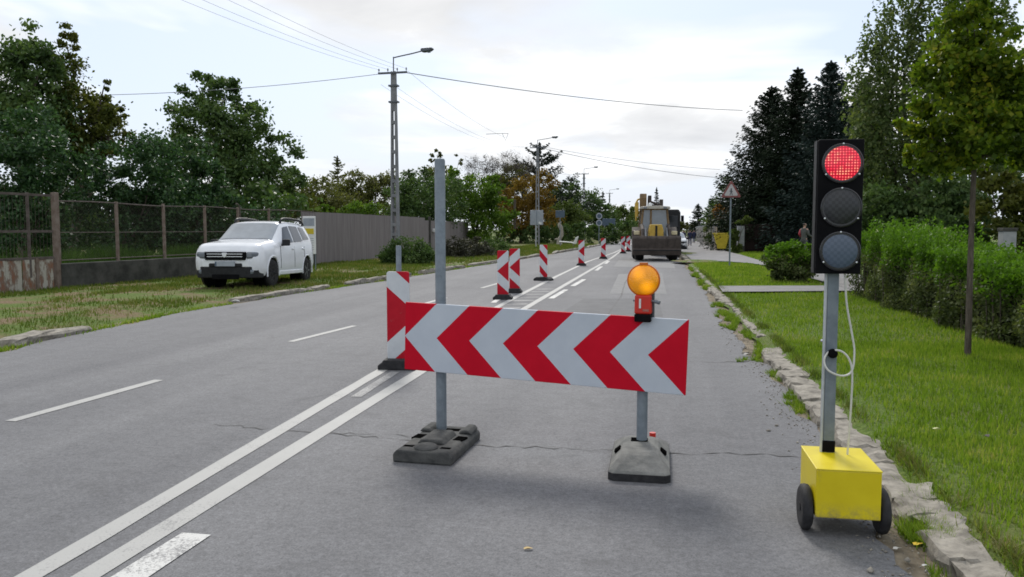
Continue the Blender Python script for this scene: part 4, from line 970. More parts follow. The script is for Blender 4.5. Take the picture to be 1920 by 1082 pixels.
def wire(a, b, sag, r, label, group=None, n=20):
    a, b = np.array(a, float), np.array(b, float); u = np.linspace(0, 1, n)
    pts = [a + (b - a) * t - np.array([0, 0, sag * 4 * t * (1 - t)]) for t in u]
    tag(MB().tube(pts, r, 5).build('overhead_wire', M['wire'], None), label, 'wire', group)
x0, y0, h0 = POLES[0]
ref = AT(362, 0, 20.); Yr = 20.
for Yt in np.arange(8, 30, .25):
    q = AT(362, 0, Yt)
    if q[2] < 8.15: ref = q; Yr = Yt
dirv = (ref - np.array([x0 - .64, y0 - .1, 8.5])); 
for k, dx in enumerate((-.64, -.22, .22, .64)):
    a = np.array([x0 + dx, y0 - .12, h0 + .05]); b = a + dirv * np.array([1, 1, 0]) * 2.1 + np.array([.0, 0, .25 + (0 if k < 2 else .1)]); b[0] += dx * .8
    wire(a, b, .55, .0052, 'thin overhead wire running from the tall lattice pole up to the top left', 'wires towards the top left')
for i in range(4):
    a0_, b0_ = POLES[i], POLES[i + 1]
    if i > 1: continue
    for dx in (-.62, -.1, .62):
        wire((a0_[0] + dx, a0_[1] + .1, a0_[2] - (.0 if dx > 0 else .55)), (b0_[0] + dx, b0_[1] - .1, b0_[2] + .02), .9, .0058 if i == 0 else .010,
             ('thin overhead wire from the tall lattice pole to the second pole', 'thin overhead wire between the second and third utility poles')[i], ('wires between first two poles', 'wires between second and third poles')[i])
e1 = AT(1392, 207, 55.); wire((x0 + .55, y0 - .1, h0 - .10), e1, .28, .020, 'thick service cable crossing the street from the tall lattice pole to the spruces')
e2 = AT(200, 178, 33.); wire((x0 - .55, y0 - .1, h0 - .12), e2, .16, .013, 'service cable running left from the tall lattice pole to the dark trees')
x1_, y1_, h1_ = POLES[1]
wire((x1_ + .5, y1_, h1_ - .15), AT(1345, 333, 78.), .3, .022, 'lower of two cables crossing the street from the second pole')
wire((x1_ + .5, y1_, h1_ - .02), AT(1350, 318, 78.), .25, .016, 'upper of two cables crossing the street from the second pole')
sp_ = AT(934, 251, 58.)
mb = MB(); mb.tube([(-.9, 0, 0), (.3, 0, .03), (.75, 0, .02)], .02, 5); mb.tube([(.3, 0, .03), (.55, 0, -.5), (.75, 0, .02)], .018, 5)
o = mb.build('wire_spreader', M['wire'], None); o.location = tuple(sp_); tag(o, 'small bracket holding the overhead wires apart in mid span', 'wire spreader')

# ================================================================== ROAD SIGNS
def post_(t, x, h, r=.03, mat='galv'): return MB().tube([(x, .05, -.15), (x, .05, h)], r, 10).build('post', M[mat], t, smooth=True)
q = G(1368, 501, .085); t = thing('warning_sign', 'triangular red bordered warning sign on a thin grey pole in the grass', 'road sign', q, R(2)); post_(t, 0, 3.15)
def tri(s): h = s * .866; return [(-s / 2 + .03, -h / 3), (s / 2 - .03, -h / 3), (s / 2, -h / 3 + .04), (.025, h * 2 / 3), (-.025, h * 2 / 3), (-s / 2, -h / 3 + .04)]
o = MB().prism(tri(.72), -.012, .012, 'xz').build('sign_face', worn('faded_red_border', (.17, .05, .05), (.24, .075, .07), 6, .5, 0, 0), t); o.location = (0, 0, 2.88)
o2 = MB().prism(tri(.50), -.018, -.013, 'xz').build('sign_field', worn('faded_white_field', (.40, .38, .39), (.47, .45, .46), 6, .5, 0, 0), o)
mb = MB(); mb.box((0, -.0205, .03), (.05, .004, .11)); mb.box((-.028, -.0205, -.07), (.028, .004, .12), ry=.3); mb.box((.03, -.0205, -.07), (.028, .004, .12), ry=-.3); mb.box((0, -.0205, .02), (.13, .004, .028), ry=.2); mb.lathe([(0, -.0225), (.028, -.0225), (.028, -.019), (0, -.019)], (0, 0, .115), 'y', 10)
mb.build('walking_figure', M['steel_dark'], o)
q = G(1005, 465); t = thing('road_sign', 'plain grey back of a square road sign on a post beside the second pole', 'road sign', q, R(10)); post_(t, 0, 2.95, .04, 'galv_light')
MB().box((.05, 0, 2.5), (1.08, .03, 1.22)).build('sign_back', M['signgrey'], t, bevel=.012); MB().box((.05, -.022, 2.5), (.05, .02, 1.2)).build('stiffener', M['galv'], t)
o = MB().box((.34, -.035, 2.05), (.26, .03, .17), ry=.5).build('white_plate', M['white'], t)
q = G(1123, 459); t = thing('road_sign', 'pair of round road signs one above the other on a slim post', 'road sign', q, R(6)); post_(t, 0, 3.2, .04)
for z in (2.85, 2.18):
    o = MB().lathe([(0, -.02), (.31, -.02), (.31, .0), (0, .0)], (0, .0, z), 'y', 24).build('round_sign', M['signgrey'], t)
    MB().lathe([(0, -.026), (.21, -.026), (.21, -.02), (0, -.02)], (0, 0, z), 'y', 20).build('sign_disc', M['signblue'], o)
q = AT(1141, 458, 84) * np.array([1, 1, 0]); t = thing('road_sign', 'wide blue direction sign panel just right of the round signs', 'road sign', q, R(6)); post_(t, -.4, 2.6, .035); post_(t, .4, 2.6, .035)
MB().box((0, 0, 2.3), (1.35, .03, .72)).build('sign_panel', M['signblue'], t, bevel=.01)
q = AT(1050, 460, 74) * np.array([1, 1, 0]); t = thing('road_sign', 'small blue grey direction sign against the olive trees', 'road sign', q, R(6)); post_(t, 0, 3.1, .035)
MB().box((0, 0, 2.95), (.85, .03, .66)).build('sign_panel', M['signblue'], t, bevel=.01)
q = AT(965, 462, 60) * np.array([1, 1, 0]); t = thing('marker_post', 'short brownish marker post with a white oval plate', 'marker post', q); MB().box((0, .04, .75), (.22, .10, 1.5)).build('post', M['bark'], t)
MB().lathe([(0, -.02), (.14, -.02), (.14, 0), (0, 0)], (0, -.02, 0), 'y', 16).build('plate', M['white'], t); t.children[1].scale = (.8, 1, 1.5); t.children[1].location = (0, 0, 1.55)
q = AT(1051, 452, 76) * np.array([1, 1, 0]); t = thing('tree_stump', 'pale bleached dead tree stump standing on a dark mound', 'tree stump', q)
MB().tube(spline([(-.1, 0, 0), (-.15, 0, .5), (.1, 0, 1.0), (.05, 0, 1.6), (-.12, 0, 2.0), (.08, 0, 2.25)], 4), [.32, .30, .26, .22, .2, .19, .18, .18, .18, .18, .18, .18, .19, .2, .2, .18, .16, .13, .1, .07, .05][:21], 8).build('trunk', M['palebark'], t, smooth=True)
MB().tube([(-.15, 0, .55), (-.42, -.05, .62), (-.55, -.05, .56)], [.14, .11, .07], 7).build('branch_stub', M['palebark'], t, smooth=True)
q = AT(1064, 455, 68) * np.array([1, 1, 0]); t = thing('low_rail', 'low white rail ending in a white block, beside a driveway', 'rail', q, R(2))
MB().tube([(-.7, 0, .50), (.55, 0, .40)], .055, 8).build('rail', M['white'], t); MB().prism([(.45, .3), (.75, .3), (.95, .95), (.70, .85)], -.2, .2, 'xz').build('end_block', M['white'], t, bevel=.03)
mb = MB(); mb.tube([(-.6, 0, -.1), (-.6, 0, .49)], .04, 6); mb.tube([(.5, 0, -.1), (.5, 0, .42)], .04, 6); mb.each('support', M['pole'], t)

# ================================================================== EXCAVATOR, LORRY AND FAR CAR
q = G(1230, 488.5); ex = thing('backhoe_loader', 'dusty yellow backhoe loader facing us with its wide brown front bucket lowered', 'excavator', q, R(3))
mb = MB(); mb.prism([(-.95, 1.22), (-1.05, 1.10), (-1.02, .62), (-1.16, .52), (-1.10, .30), (-.62, .28), (-.35, .40), (-.28, .75), (-.50, 1.18)], -1.18, 1.13, 'yz'); mb.build('bucket', M['bucket'], ex, bevel=.02)
mb = MB(); mb.box((-.02, -1.155, .535), (2.28, .03, .05)); mb.build('cutting_edge', M['dark'], ex)
mb = MB()
for x in np.linspace(-.95, .9, 5): mb.box((x, -1.06, .9), (.05, .02, .5))
mb.each('bucket_rib', M['bucket'], ex)
for sx in (-1, 1):
    w = MB().lathe([(.22, -.20), (.40, -.22), (.47, -.17), (.49, 0), (.47, .17), (.40, .22), (.22, .20)], (0, 0, 0), 'x', 28).build('wheel', M['tyre'], ex, smooth=True); w.location = (sx * .82, .15, .49)
    MB().lathe([(0, -.1), (.22, -.1), (.22, .1), (0, .1)], (0, 0, 0), 'x', 16).build('rim', M['hoetan'], w)
    w = MB().lathe([(.35, -.23), (.66, -.25), (.76, -.19), (.78, 0), (.76, .19), (.66, .25), (.35, .23)], (0, 0, 0), 'x', 32).build('wheel', M['tyre'], ex, smooth=True); w.location = (sx * .88, 2.35, .78)
    MB().lathe([(0, -.12), (.35, -.12), (.35, .12), (0, .12)], (0, 0, 0), 'x', 16).build('rim', M['hoetan'], w)
    mb = MB(); mb.tube([(sx * .66, 1.4, 1.75), (sx * .66, .3, 1.50), (sx * .66, -.35, .85)], .085, 6); mb.build('loader_arm', M['bucket'], ex)
    mb = MB(); mb.tube([(sx * .66, 1.0, 1.2), (sx * .66, .1, 1.05)], .05, 6); mb.tube([(sx * .52, .4, 1.6), (sx * .52, -.4, 1.1)], .045, 6); mb.each('ram', M['steel_dark'], ex)
    mb = MB(); mb.box((sx * .93, .9, 1.36), (.30, .14, .20)); mb.build('headlight', worn('warm_lamp_glass', (.55, .48, .30), (.65, .58, .38), 8, .2, 0, 0), ex, bevel=.03)
    mb = MB(); mb.prism([(1.6, 1.0), (1.75, 1.45), (2.2, 1.66), (2.75, 1.6), (3.1, 1.2)], sx * .66, sx * 1.14, 'yz'); mb.build('mudguard', M['bucket'], ex, bevel=.02)
hb = MB().prism([(-.36, .62), (.36, .62), (.36, 1.45), (.28, 1.78), (-.28, 1.78), (-.36, 1.45)], .1, 1.55, 'xz').build('bonnet', M['hoeyel'], ex, bevel=.03)
mb = MB(); mb.box((0, .085, 1.42), (.10, .03, .60)); mb.box((0, .088, .95), (.66, .03, .26)); mb.build('grille', M['dark'], hb)
MB().box((0, 1.6, .62), (.8, 3.3, .45)).build('chassis', M['dark'], ex)
mb = MB()
P_ = [(-.74, 1.45, 1.15), (.74, 1.45, 1.15), (-.60, 1.62, 2.58), (.60, 1.62, 2.58), (-.80, 3.0, 1.15), (.80, 3.0, 1.15), (-.66, 3.0, 2.58), (.66, 3.0, 2.58)]
for a, b in ((0, 2), (1, 3), (4, 6), (5, 7), (2, 3), (6, 7), (2, 6), (3, 7), (0, 1), (4, 5)): mb.tube([P_[a], P_[b]], .055, 6)
mb.tube([(-.22, 1.44, 1.2), (-.20, 1.61, 2.56)], .05, 6); mb.build('cab_frame', M['hoetan'], ex)
mb = MB(); mb.prism([(-.78, 2.58), (.78, 2.58), (.74, 2.70), (.3, 2.74), (-.3, 2.74), (-.74, 2.70)], 1.45, 3.15, 'xz'); mb.build('cab_roof', worn('pale_roof', (.36, .34, .30), (.46, .44, .39), 5, .6, 0, .1), ex, bevel=.02)
mb = MB(); mb.add([(-.68, 1.47, 1.2), (-.25, 1.47, 1.2), (-.23, 1.62, 2.53), (-.58, 1.62, 2.53)], [(0, 1, 2, 3)]); mb.add([(-.18, 1.47, 1.2), (.70, 1.47, 1.2), (.58, 1.62, 2.53), (-.16, 1.62, 2.53)], [(0, 1, 2, 3)]); mb.each('windscreen', M['hoeglass'], ex)
mb = MB(); mb.box((0, 2.9, 1.9), (1.2, .03, 1.3)); mb.build('rear_window', M['hoeglass'], ex)
for sx in (-1, 1):
    mb = MB(); mb.add([(sx * .75, 1.55, 1.2), (sx * .80, 2.9, 1.2), (sx * .65, 2.9, 2.53), (sx * .60, 1.7, 2.53)], [(0, 1, 2, 3)]); mb.build('side_window', M['hoeglass'], ex)
    mb = MB(); mb.box((sx * .5, 1.42, 2.63), (.16, .08, .09)); mb.build('work_lamp', M['lampglass'], ex, bevel=.01)
mb = MB(); mb.lathe([(.09, 0), (.09, .10), (.05, .16), (.0, .17)], (-.25, 1.7, 2.74), 'z', 12); mb.build('roof_beacon', M['white'], ex, smooth=True)
mb = MB(); mb.prism([(3.4, 1.0), (3.6, 2.0), (3.75, 2.9), (3.7, 3.38), (3.35, 3.45), (3.2, 3.2), (3.25, 2.2), (3.15, 1.0)], -.72, -.36, 'yz'); mb.build('boom', M['hoetan'], ex, bevel=.04)
mb = MB(); mb.prism([(3.3, 3.35), (3.6, 3.2), (3.9, 2.3), (3.8, 1.4), (3.55, 1.4), (3.6, 2.3)], -.30, -.10, 'yz'); mb.build('dipper_arm', M['bucket'], ex, bevel=.03)
mb = MB(); mb.tube([(-.9, 3.35, 2.0), (-.94, 3.4, 2.9), (-.82, 3.45, 3.12), (-.62, 3.45, 3.2)], .05, 8); mb.tube([(-.84, 3.3, 2.2), (-.84, 3.4, 2.98)], .07, 8); mb.each('boom_ram', M['hoeyel'], ex, smooth=True)
mb = MB(); mb.tube([(-.25, 3.4, 3.05), (.35, 3.4, 2.80)], .07, 6); mb.tube([(-.20, 3.5, 2.86), (.36, 3.5, 2.72)], .06, 6); mb.box((.42, 3.45, 2.88), (.18, .25, .5)); mb.build('stabiliser_frame', M['bucket'], ex)

q = AT(1248, 465, 47.) * np.array([1, 1, 0]); lo = thing('lorry', 'dark lorry half hidden behind the right side of the excavator', 'lorry', q, R(2))
MB().prism([(-.82, .55), (.82, .55), (.82, 2.5), (.72, 2.68), (-.72, 2.68), (-.82, 2.5)], 0, 1.9, 'xz').build('cab', M['dark'], lo, bevel=.08, seg=3)
MB().box((0, -.01, 1.98), (1.35, .05, .70)).build('windscreen', M['glass'], lo, bevel=.02)
MB().box((0, -.03, .72), (1.66, .12, .34)).build('bumper', M['dark'], lo, bevel=.03)
MB().box((0, 4.0, 1.55), (1.72, 4.1, 1.7)).build('load_body', M['steel_dark'], lo, bevel=.03)
for sx in (-1, 1):
    MB().box((sx * .92, -.05, 2.15), (.17, .10, .36)).build('mirror', M['black'], lo, bevel=.03); MB().box((sx * .6, -.1, .78), (.26, .03, .15)).build('headlight', M['lampglass'], lo, bevel=.02)
    for yw in (.7, 4.6): w = MB().lathe([(.2, -.12), (.44, -.13), (.47, 0), (.44, .13), (.2, .12)], (0, 0, 0), 'x', 22).build('wheel', M['tyre'], lo, smooth=True); w.location = (sx * .72, yw, .47)
    MB().box((sx * .80, 1.0, 1.95), (.05, .9, .55)).build('side_window', M['glass'], lo)
q = AT(1266, 455, 60.) * np.array([1, 1, 0]); c2 = dup(car, q + np.array([0, 0, .0]), R(3), 'white car far off, peeping out behind the dark lorry beside the footpath'); c2.rotation_euler = (0, 0, R(3)); c2.scale = (.82, .95, .80)

# ================================================================== PEOPLE
def skin(name, nodes, edges, mat, parent, sub=2):
    me = bpy.data.meshes.new(name); me.from_pydata([n[:3] for n in nodes], edges, []); o = link(name, me, parent); me.materials.append(mat)
    m = o.modifiers.new('skin', 'SKIN'); m.use_smooth_shade = True
    for i, n in enumerate(nodes): d = me.skin_vertices[0].data[i]; d.radius = (n[3], n[4] if len(n) > 4 else n[3]); d.use_root = (i == 0)
    s = o.modifiers.new('sub', 'SUBSURF'); s.levels = s.render_levels = sub
    return o
def person(loc, rz, h, label, top, legs, step=.2, armbend=.0, sleeve=None, group=None):
    t = thing('person', label, 'person', loc, rz, group); k = h / 1.75
    hip = (0, 0, .93); J = [(0, 0, .95, .15, .11), (0, 0, 1.15, .135, .10), (0, -.01, 1.36, .165, .105), (0, -.01, 1.50, .06, .055), (0, -.03, 1.56, .055, .055), (0, -.035, 1.65, .085, .10), (0, -.03, 1.72, .06, .07)]
    E_ = [(0, 1), (1, 2), (2, 3), (3, 4), (4, 5), (5, 6)]
    arm = {}; lg = {}
    for sx in (-1, 1):
        a = len(J); J += [(sx * .20, -.01, 1.42, .06), (sx * .25, .03 + .06 * sx * (step > 0), 1.15, .045), (sx * .26, -.06 + .10 * sx * (step > 0) - armbend, .93 + armbend * .8, .032), (sx * .26, -.10 + .10 * sx * (step > 0) - armbend, .86 + armbend, .036, .022)]
        E_ += [(2, a), (a, a + 1), (a + 1, a + 2), (a + 2, a + 3)]; arm[sx] = a
        a = len(J); s_ = step * sx
        J += [(sx * .095, 0, .88, .09), (sx * .10, -.03 - s_ * .5, .50, .062), (sx * .10, s_ * -1.0 + .03, .10, .042), (sx * .11, s_ * -1.0 - .09, .045, .045, .035)]
        E_ += [(0, a), (a, a + 1), (a + 1, a + 2), (a + 2, a + 3)]; lg[sx] = a
    sc_ = lambda n, g=0: tuple(v * k for v in n[:3]) + tuple((v + g) * k for v in n[3:])
    skin('body', [sc_(n) for n in J], E_, M['skin'], t)
    jk = [sc_(J[i], .022) for i in (0, 1, 2)] + [sc_((0, -.01, 1.46, .075), .01)]; je = [(0, 1), (1, 2), (2, 3)]
    skin('jacket', jk + [sc_((0, 0, .86, .155, .12), .02)] + [sc_((sx * .205, -.01, 1.42, .075), .022) for sx in (-1, 1)], je + [(0, 4), (2, 5), (2, 6)], M[top], t)
    for sx in (-1, 1):
        a = arm[sx]; skin('sleeve', [sc_(J[a], .022), sc_(J[a + 1], .018), sc_(J[a + 2], .016)], [(0, 1), (1, 2)], M[(sleeve if sx > 0 else None) or top], t)
        b = lg[sx]; skin('trouser_leg', [sc_(J[b], .015), sc_(J[b + 1], .018), sc_(J[b + 2], .022)], [(0, 1), (1, 2)], M[legs], t)
        skin('shoe', [sc_((J[b + 3][0], J[b + 2][1] + .03, .05, .052)), sc_((J[b + 3][0], J[b + 3][1] - .08, .04, .048, .036))], [(0, 1)], M['black'], t)
    skin('hair', [sc_((0, -.012, 1.70, .105, .115)), sc_((0, .025, 1.62, .10, .085))], [(0, 1)], M['hair'], t)
    mb = MB()
    for sx in (-1, 1): mb.lathe([(0, -.012), (.011, 0), (0, .008)], (sx * .032 * k, -.122 * k, 1.655 * k), 'y', 8)
    mb.each('eye', M['black'], t)
    MB().tube([(0, -.118 * k, 1.655 * k), (0, -.148 * k, 1.615 * k), (0, -.12 * k, 1.605 * k)], [.008 * k, .016 * k, .010 * k], 6).build('nose', M['skin'], t)
    return t
person(G(1281, 461.5, .13), R(176), 1.38, 'person in navy walking away on the footpath, leftmost of three, nearest the far white car', 'navy', 'jeans', .16)
person(G(1293.5, 461, .13), R(184), 1.38, 'person in dark navy clothes walking away in the middle of the footpath', 'navy', 'navy', .12)
person(G(1301, 456, .13), R(180), 1.36, 'smallest and farthest person walking away along the footpath', 'navy', 'jeans', -.14)
person(AT(1507, 470, 43.5) * np.array([1, 1, 0]) + np.array([0, 0, .13]), R(130), 1.74, 'person in a grey jacket with a red sleeve behind the clipped round bush', 'greycloth', 'greycloth', .12, .12, 'redcloth')

# ================================================================== RIGHT SIDE: GATES, PILLARS, SKIP, PALE FENCE
def pillar(q, w, h, label, cap=True, base=0):
    t = thing('gate_pillar', label, 'pillar', (q[0], q[1], -.05), R(2)); MB().box((0, 0, h / 2), (w, w, h)).build('shaft', M['plaster'], t, bevel=.012)
    if cap: MB().box((0, 0, h + .025), (w * 1.14, w * 1.14, .06)).build('cap', M['concrete_dark'], t, bevel=.01)
    if base: MB().box((0, 0, base / 2), (w * 1.08, w * 1.08, base)).build('base', M['concrete_dark'], t, bevel=.01)
    return t
q = AT(1388, 475, 52.6); pillar(q, .42, 1.80, 'pale plastered gate pillar left of the dark brown gate', False, .55)
q = AT(1478, 475, 53.6); pillar(q, .52, 1.78, 'pale plastered gate pillar behind the clipped round bush', False, .4)
q = AT(1887, 480, 14.6); pillar(q, .205, 1.56, 'grey capped pillar rising above the hedge at the right edge')
q = AT(1433, 475, 53.2); t = thing('brown_gate', 'dark brown board gate between two pale pillars', 'gate', (q[0], q[1], 0), R(2))
MB().box((0, 0, 1.0), (2.55, .06, 1.75)).build('board_panel', M['brown'], t); mb = MB()
for z in (.3, 1.65): mb.box((0, -.045, z), (2.5, .03, .12))
mb.each('cross_rail', M['brown'], t); MB().box((0, .0, .06), (2.6, .2, .12)).build('sill', M['concrete_dark'], t)
q = AT(1540, 475, 54); t = thing('brown_fence', 'dark brown board fence continuing right of the second pale pillar', 'fence', (q[0] + 1.6, q[1], 0), R(2))
MB().box((0, 0, .95), (6.5, .06, 1.75)).build('board_panel', M['brown'], t); MB().box((0, 0, .06), (6.6, .2, .14)).build('sill', M['concrete_dark'], t)
q = G(1353, 469.5, .13); t = thing('yellow_skip', 'small yellow skip with sloping sides standing by the footpath', 'skip', q, R(-8))
MB().prism([(-.25, .12), (.28, .12), (.56, 1.12), (-.52, 1.12)], -.5, .5, 'xz').build('hopper', M['skip'], t, bevel=.02); mb = MB(); mb.box((0, 0, 1.13), (1.16, 1.08, .07)); mb.build('rim', M['skip'], t, bevel=.01)
mb = MB(); mb.box((-.2, 0, .06), (.1, .9, .12)); mb.box((.22, 0, .06), (.1, .9, .12)); mb.each('skid', M['dark'], t)
q0 = G(1306, 452, .1); q1 = G(1343, 470, .1); v_ = q1 - q0; L_ = float(np.linalg.norm(v_[:2])); t = thing('picket_fence', 'pale weathered fence with posts along the far footpath', 'fence', (*q0[:2], 0), math.atan2(v_[1], v_[0]))
mb = MB(); x = 0; rr = random.Random(2)
while x < L_: mb.box((x, rr.uniform(-.02, .02), .95 + rr.uniform(-.05, .05)), (.42, .05, 1.55)); x += .52
mb.build('picket', worn('weathered_pale_wood', (.16, .135, .11), (.30, .26, .22), 1.5, .9, 0, .2), t)
mb = MB(); x = 0
while x < L_: mb.box((x, .06, .95), (.35, .30, 1.9)); x += 4.2
mb.build('post', M['plaster'], t)
q = AT(640, 400, 95); t = thing('house', 'house with a red tiled roof and grey gable almost hidden by trees', 'house', (q[0], q[1], 0), R(28))
MB().box((0, 0, 1.6), (8, 7, 3.2)).build('wall', M['plaster'], t)
MB().prism([(-4.4, 3.1), (4.4, 3.1), (0, 5.6)], -3.9, 3.9, 'xz').build('roof', M['rooftile'], t); MB().prism([(-4.2, 3.1), (4.2, 3.1), (0, 5.45)], -3.96, -3.91, 'xz').build('gable', M['roofgrey'], t)
MB().box((1.2, -3.53, 1.7), (1.2, .06, 1.2)).build('window', M['glass'], t); MB().box((1.6, 1.5, 5.2), (.6, .6, 1.6)).build('chimney', M['rooftile'], t)

# ================================================================== TREES, SHRUBS AND HEDGES
def dep(w): return float((np.array(w) - C0) @ fw)
def silh(Y, base_px, blobs):
    """sighted crown outlines (column, row, half width, half height) at distance Y -> base point and true-size blobs"""
    b = AT(base_px, 450, Y) * np.array([1, 1, 0]); out = []
    for bl in blobs:
        w = AT(bl[0], bl[1], Y); s = dep(w) / FPX; rx, rz_ = bl[2] * s, bl[3] * s; dy = bl[4] if len(bl) > 4 else rng.uniform(-.35, .35) * rx
        out.append((w[0] - b[0], dy, w[2], rx, rx, rz_))
    return b, out
def T(name, label, cat, Y, px, blobs, n, leaf, mat, **k):
    b, bl = silh(Y, px, blobs); return broadleaf(name, label, cat, b, bl, n, leaf, mat, **k)
# left, behind the wire fence
T('dark_tree', 'tall dark leafy tree at the far left with a ragged twin topped crown', 'tree', 28, 40, [(38, 85, 34, 44), (5, 150, 55, 75), (78, 130, 40, 48), (55, 215, 75, 60), (20, 260, 70, 60)], 15000, .17, 'f_dark', nsub=190, spread=.20, r0=.2, group='trees behind the wire fence')
T('olive_tree', 'dark olive tree with a pointed top beside the far left tree', 'tree', 30, 135, [(127, 82, 16, 34), (128, 150, 40, 60), (150, 215, 60, 55), (215, 208, 28, 26), (195, 255, 48, 40), (120, 280, 70, 60), (196, 160, 10, 26)], 17000, .16, 'f_yellowdark', nsub=210, spread=.19, r0=.2, group='trees behind the wire fence')
T('dark_tree', 'wide dark tree with a high broken crown behind the parked car', 'tree', 37, 430, [(372, 165, 34, 38), (425, 180, 42, 36), (345, 225, 38, 44), (400, 250, 85, 55), (470, 245, 55, 48), (525, 290, 36, 48), (490, 345, 75, 55), (400, 330, 100, 60), (545, 345, 26, 40)], 26000, .19, 'f_dark', nsub=240, spread=.19, r0=.25, group='trees behind the wire fence')
T('lilac_bush', 'big glossy leaved bush at the far left leaning over the rusty gate', 'bush', 22.5, 40, [(30, 250, 75, 60), (95, 300, 60, 55), (20, 330, 80, 60), (90, 370, 60, 50), (40, 430, 90, 50), (150, 330, 30, 40)], 16000, .13, 'f_glossy', nsub=200, r0=.07, group='bushes behind the wire fence')
T('lilac_bush', 'middle glossy leaved bush bulging above the wire fence posts', 'bush', 26, 230, [(215, 300, 65, 45), (280, 305, 65, 50), (190, 365, 75, 50), (270, 380, 85, 50), (230, 440, 100, 45)], 16000, .14, 'f_glossy', nsub=200, r0=.07, group='bushes behind the wire fence')
T('lilac_bush', 'glossy leaved bush drooping over the fence just left of the car roof', 'bush', 29.5, 370, [(345, 300, 55, 42), (390, 340, 48, 42), (420, 372, 34, 30), (340, 380, 70, 50), (390, 430, 80, 50), (480, 430, 60, 50)], 15000, .15, 'f_glossy', nsub=180, r0=.07, group='bushes behind the wire fence')
T('thicket', 'dark thicket filling the garden behind the wire fence and glossy bushes', 'bush', 33, 250, [(px, 400 + 12 * (i % 2), 60, 50, 0) for i, px in enumerate(range(-60, 560, 45))] + [(px, 450, 60, 40, 0) for px in range(-60, 520, 50)], 22000, .26, 'f_dark', nsub=330, r0=.08, spread=.24)
T('shrub', 'dull olive shrub above the left end of the grey wall', 'bush', 44, 540, [(520, 385, 50, 40), (560, 400, 40, 40), (500, 430, 70, 40)], 8000, .17, 'f_yellowdark', nsub=120, r0=.06)
# beyond the grey wall
BW = 'trees beyond the grey wall'
T('round_tree', 'rounded olive green tree left of the sparse conifer beyond the wall', 'tree', 58, 590, [(600, 362, 42, 30), (570, 385, 34, 32), (630, 392, 50, 32)], 9000, .20, 'f_olive', nsub=120, r0=.12, group=BW)
b = AT(635, 450, 72) * np.array([1, 1, 0]); conifer('conifer', 'sparse grey green conifer showing above the house roof', b, 8.4, 1.9, 6000, .26, 'f_olive', BW, droop=.1, levels=34, per=6, jag=.6, power=.7)
T('round_tree', 'hazy olive tree between the sparse conifer and the lattice pole', 'tree', 64, 690, [(680, 352, 34, 30), (712, 345, 30, 26), (700, 385, 48, 30), (650, 375, 26, 26)], 9000, .22, 'f_olive', nsub=120, r0=.12, group=BW)
T('bright_bush', 'light green bush on top of the grey wall below the house', 'bush', 46, 605, [(606, 394, 20, 10), (660, 398, 26, 12), (690, 396, 30, 16)], 5000, .13, 'f_bright', nsub=80, r0=.05)
for px, Y, top, r, lab in ((768, 56, 318, 1.5, 'dark conifer just right of the lattice pole, left one of two'), (797, 60, 312, 1.5, 'dark conifer right of the lattice pole, behind the tall barrier post')):
    b = AT(px, 450, Y) * np.array([1, 1, 0]); h = AT(px, top, Y)[2]; conifer('thuja', lab, b, h, r, 8000, .22, 'f_dark', BW, droop=.0, power=.5, jag=.6, levels=40)
T('dark_tree', 'dense dark green tree filling the gap behind the grey wall', 'tree', 55, 780, [(745, 375, 30, 40), (785, 370, 45, 40), (830, 375, 45, 45), (800, 405, 60, 25)], 12000, .18, 'f_dark', nsub=150, r0=.15, group=BW)
T('sapling', 'tall olive tree whose thin leafy twigs show over the barrier post', 'tree', 63, 826, [(818, 325, 22, 22), (845, 345, 22, 24), (820, 290, 10, 10), (808, 300, 8, 6), (860, 300, 6, 16)], 2600, .20, 'f_olive', nsub=60, r0=.08, group=BW)
T('bright_tree', 'bright fresh green tree right of the tall barrier post', 'tree', 60, 890, [(862, 345, 34, 28), (905, 365, 38, 30), (880, 385, 46, 34), (925, 352, 18, 22), (938, 400, 28, 34), (850, 320, 10, 12), (900, 420, 50, 30)], 15000, .20, 'f_bright', nsub=170, r0=.13, group=BW)
T('ochre_tree', 'yellow brown autumn tree behind the grey road sign', 'tree', 84, 975, [(955, 385, 26, 34), (985, 365, 34, 36), (975, 410, 42, 34), (1020, 355, 26, 34), (1015, 405, 36, 36)], 13000, .24, 'f_ochre', nsub=150, r0=.16, group=BW)
T('olive_tree', 'olive brown tree with a rounded top behind the autumn tree', 'tree', 96, 945, [(935, 345, 30, 24), (965, 335, 30, 26), (945, 370, 40, 30)], 8000, .26, 'f_olive', nsub=110, r0=.16, group=BW)
T('bare_tree', 'nearly bare grey twigged tree above the bright green tree', 'tree', 92, 905, [(898, 318, 22, 26), (925, 308, 14, 18), (955, 305, 24, 18), (985, 315, 16, 20)], 2400, .75, 'f_grey', nsub=110, spread=.22, r0=.16, bark='bark', group=BW, aspect=.05, fork=.5)
b = AT(1011, 450, 100) * np.array([1, 1, 0]); conifer('spruce', 'tall ragged spruce rising right behind the second utility pole', b, AT(1011, 268, 100)[2], 5.2, 14000, .36, 'f_spruce', BW, droop=-.25, levels=26, per=5, jag=.5, lat=.10, power=.65)
T('dark_tree', 'dark trees massed between the second and third poles, left clump', 'tree', 104, 1055, [(1045, 370, 24, 26), (1072, 362, 22, 26), (1060, 395, 40, 26)], 8000, .28, 'f_dark', nsub=110, r0=.16, group=BW)
T('bright_tree', 'fresh green bushy tree left of the third utility pole', 'tree', 92, 1066, [(1062, 395, 24, 18), (1045, 408, 26, 20), (1082, 412, 24, 22), (1060, 430, 40, 18)], 9000, .24, 'f_mid', nsub=110, r0=.1, group=BW)
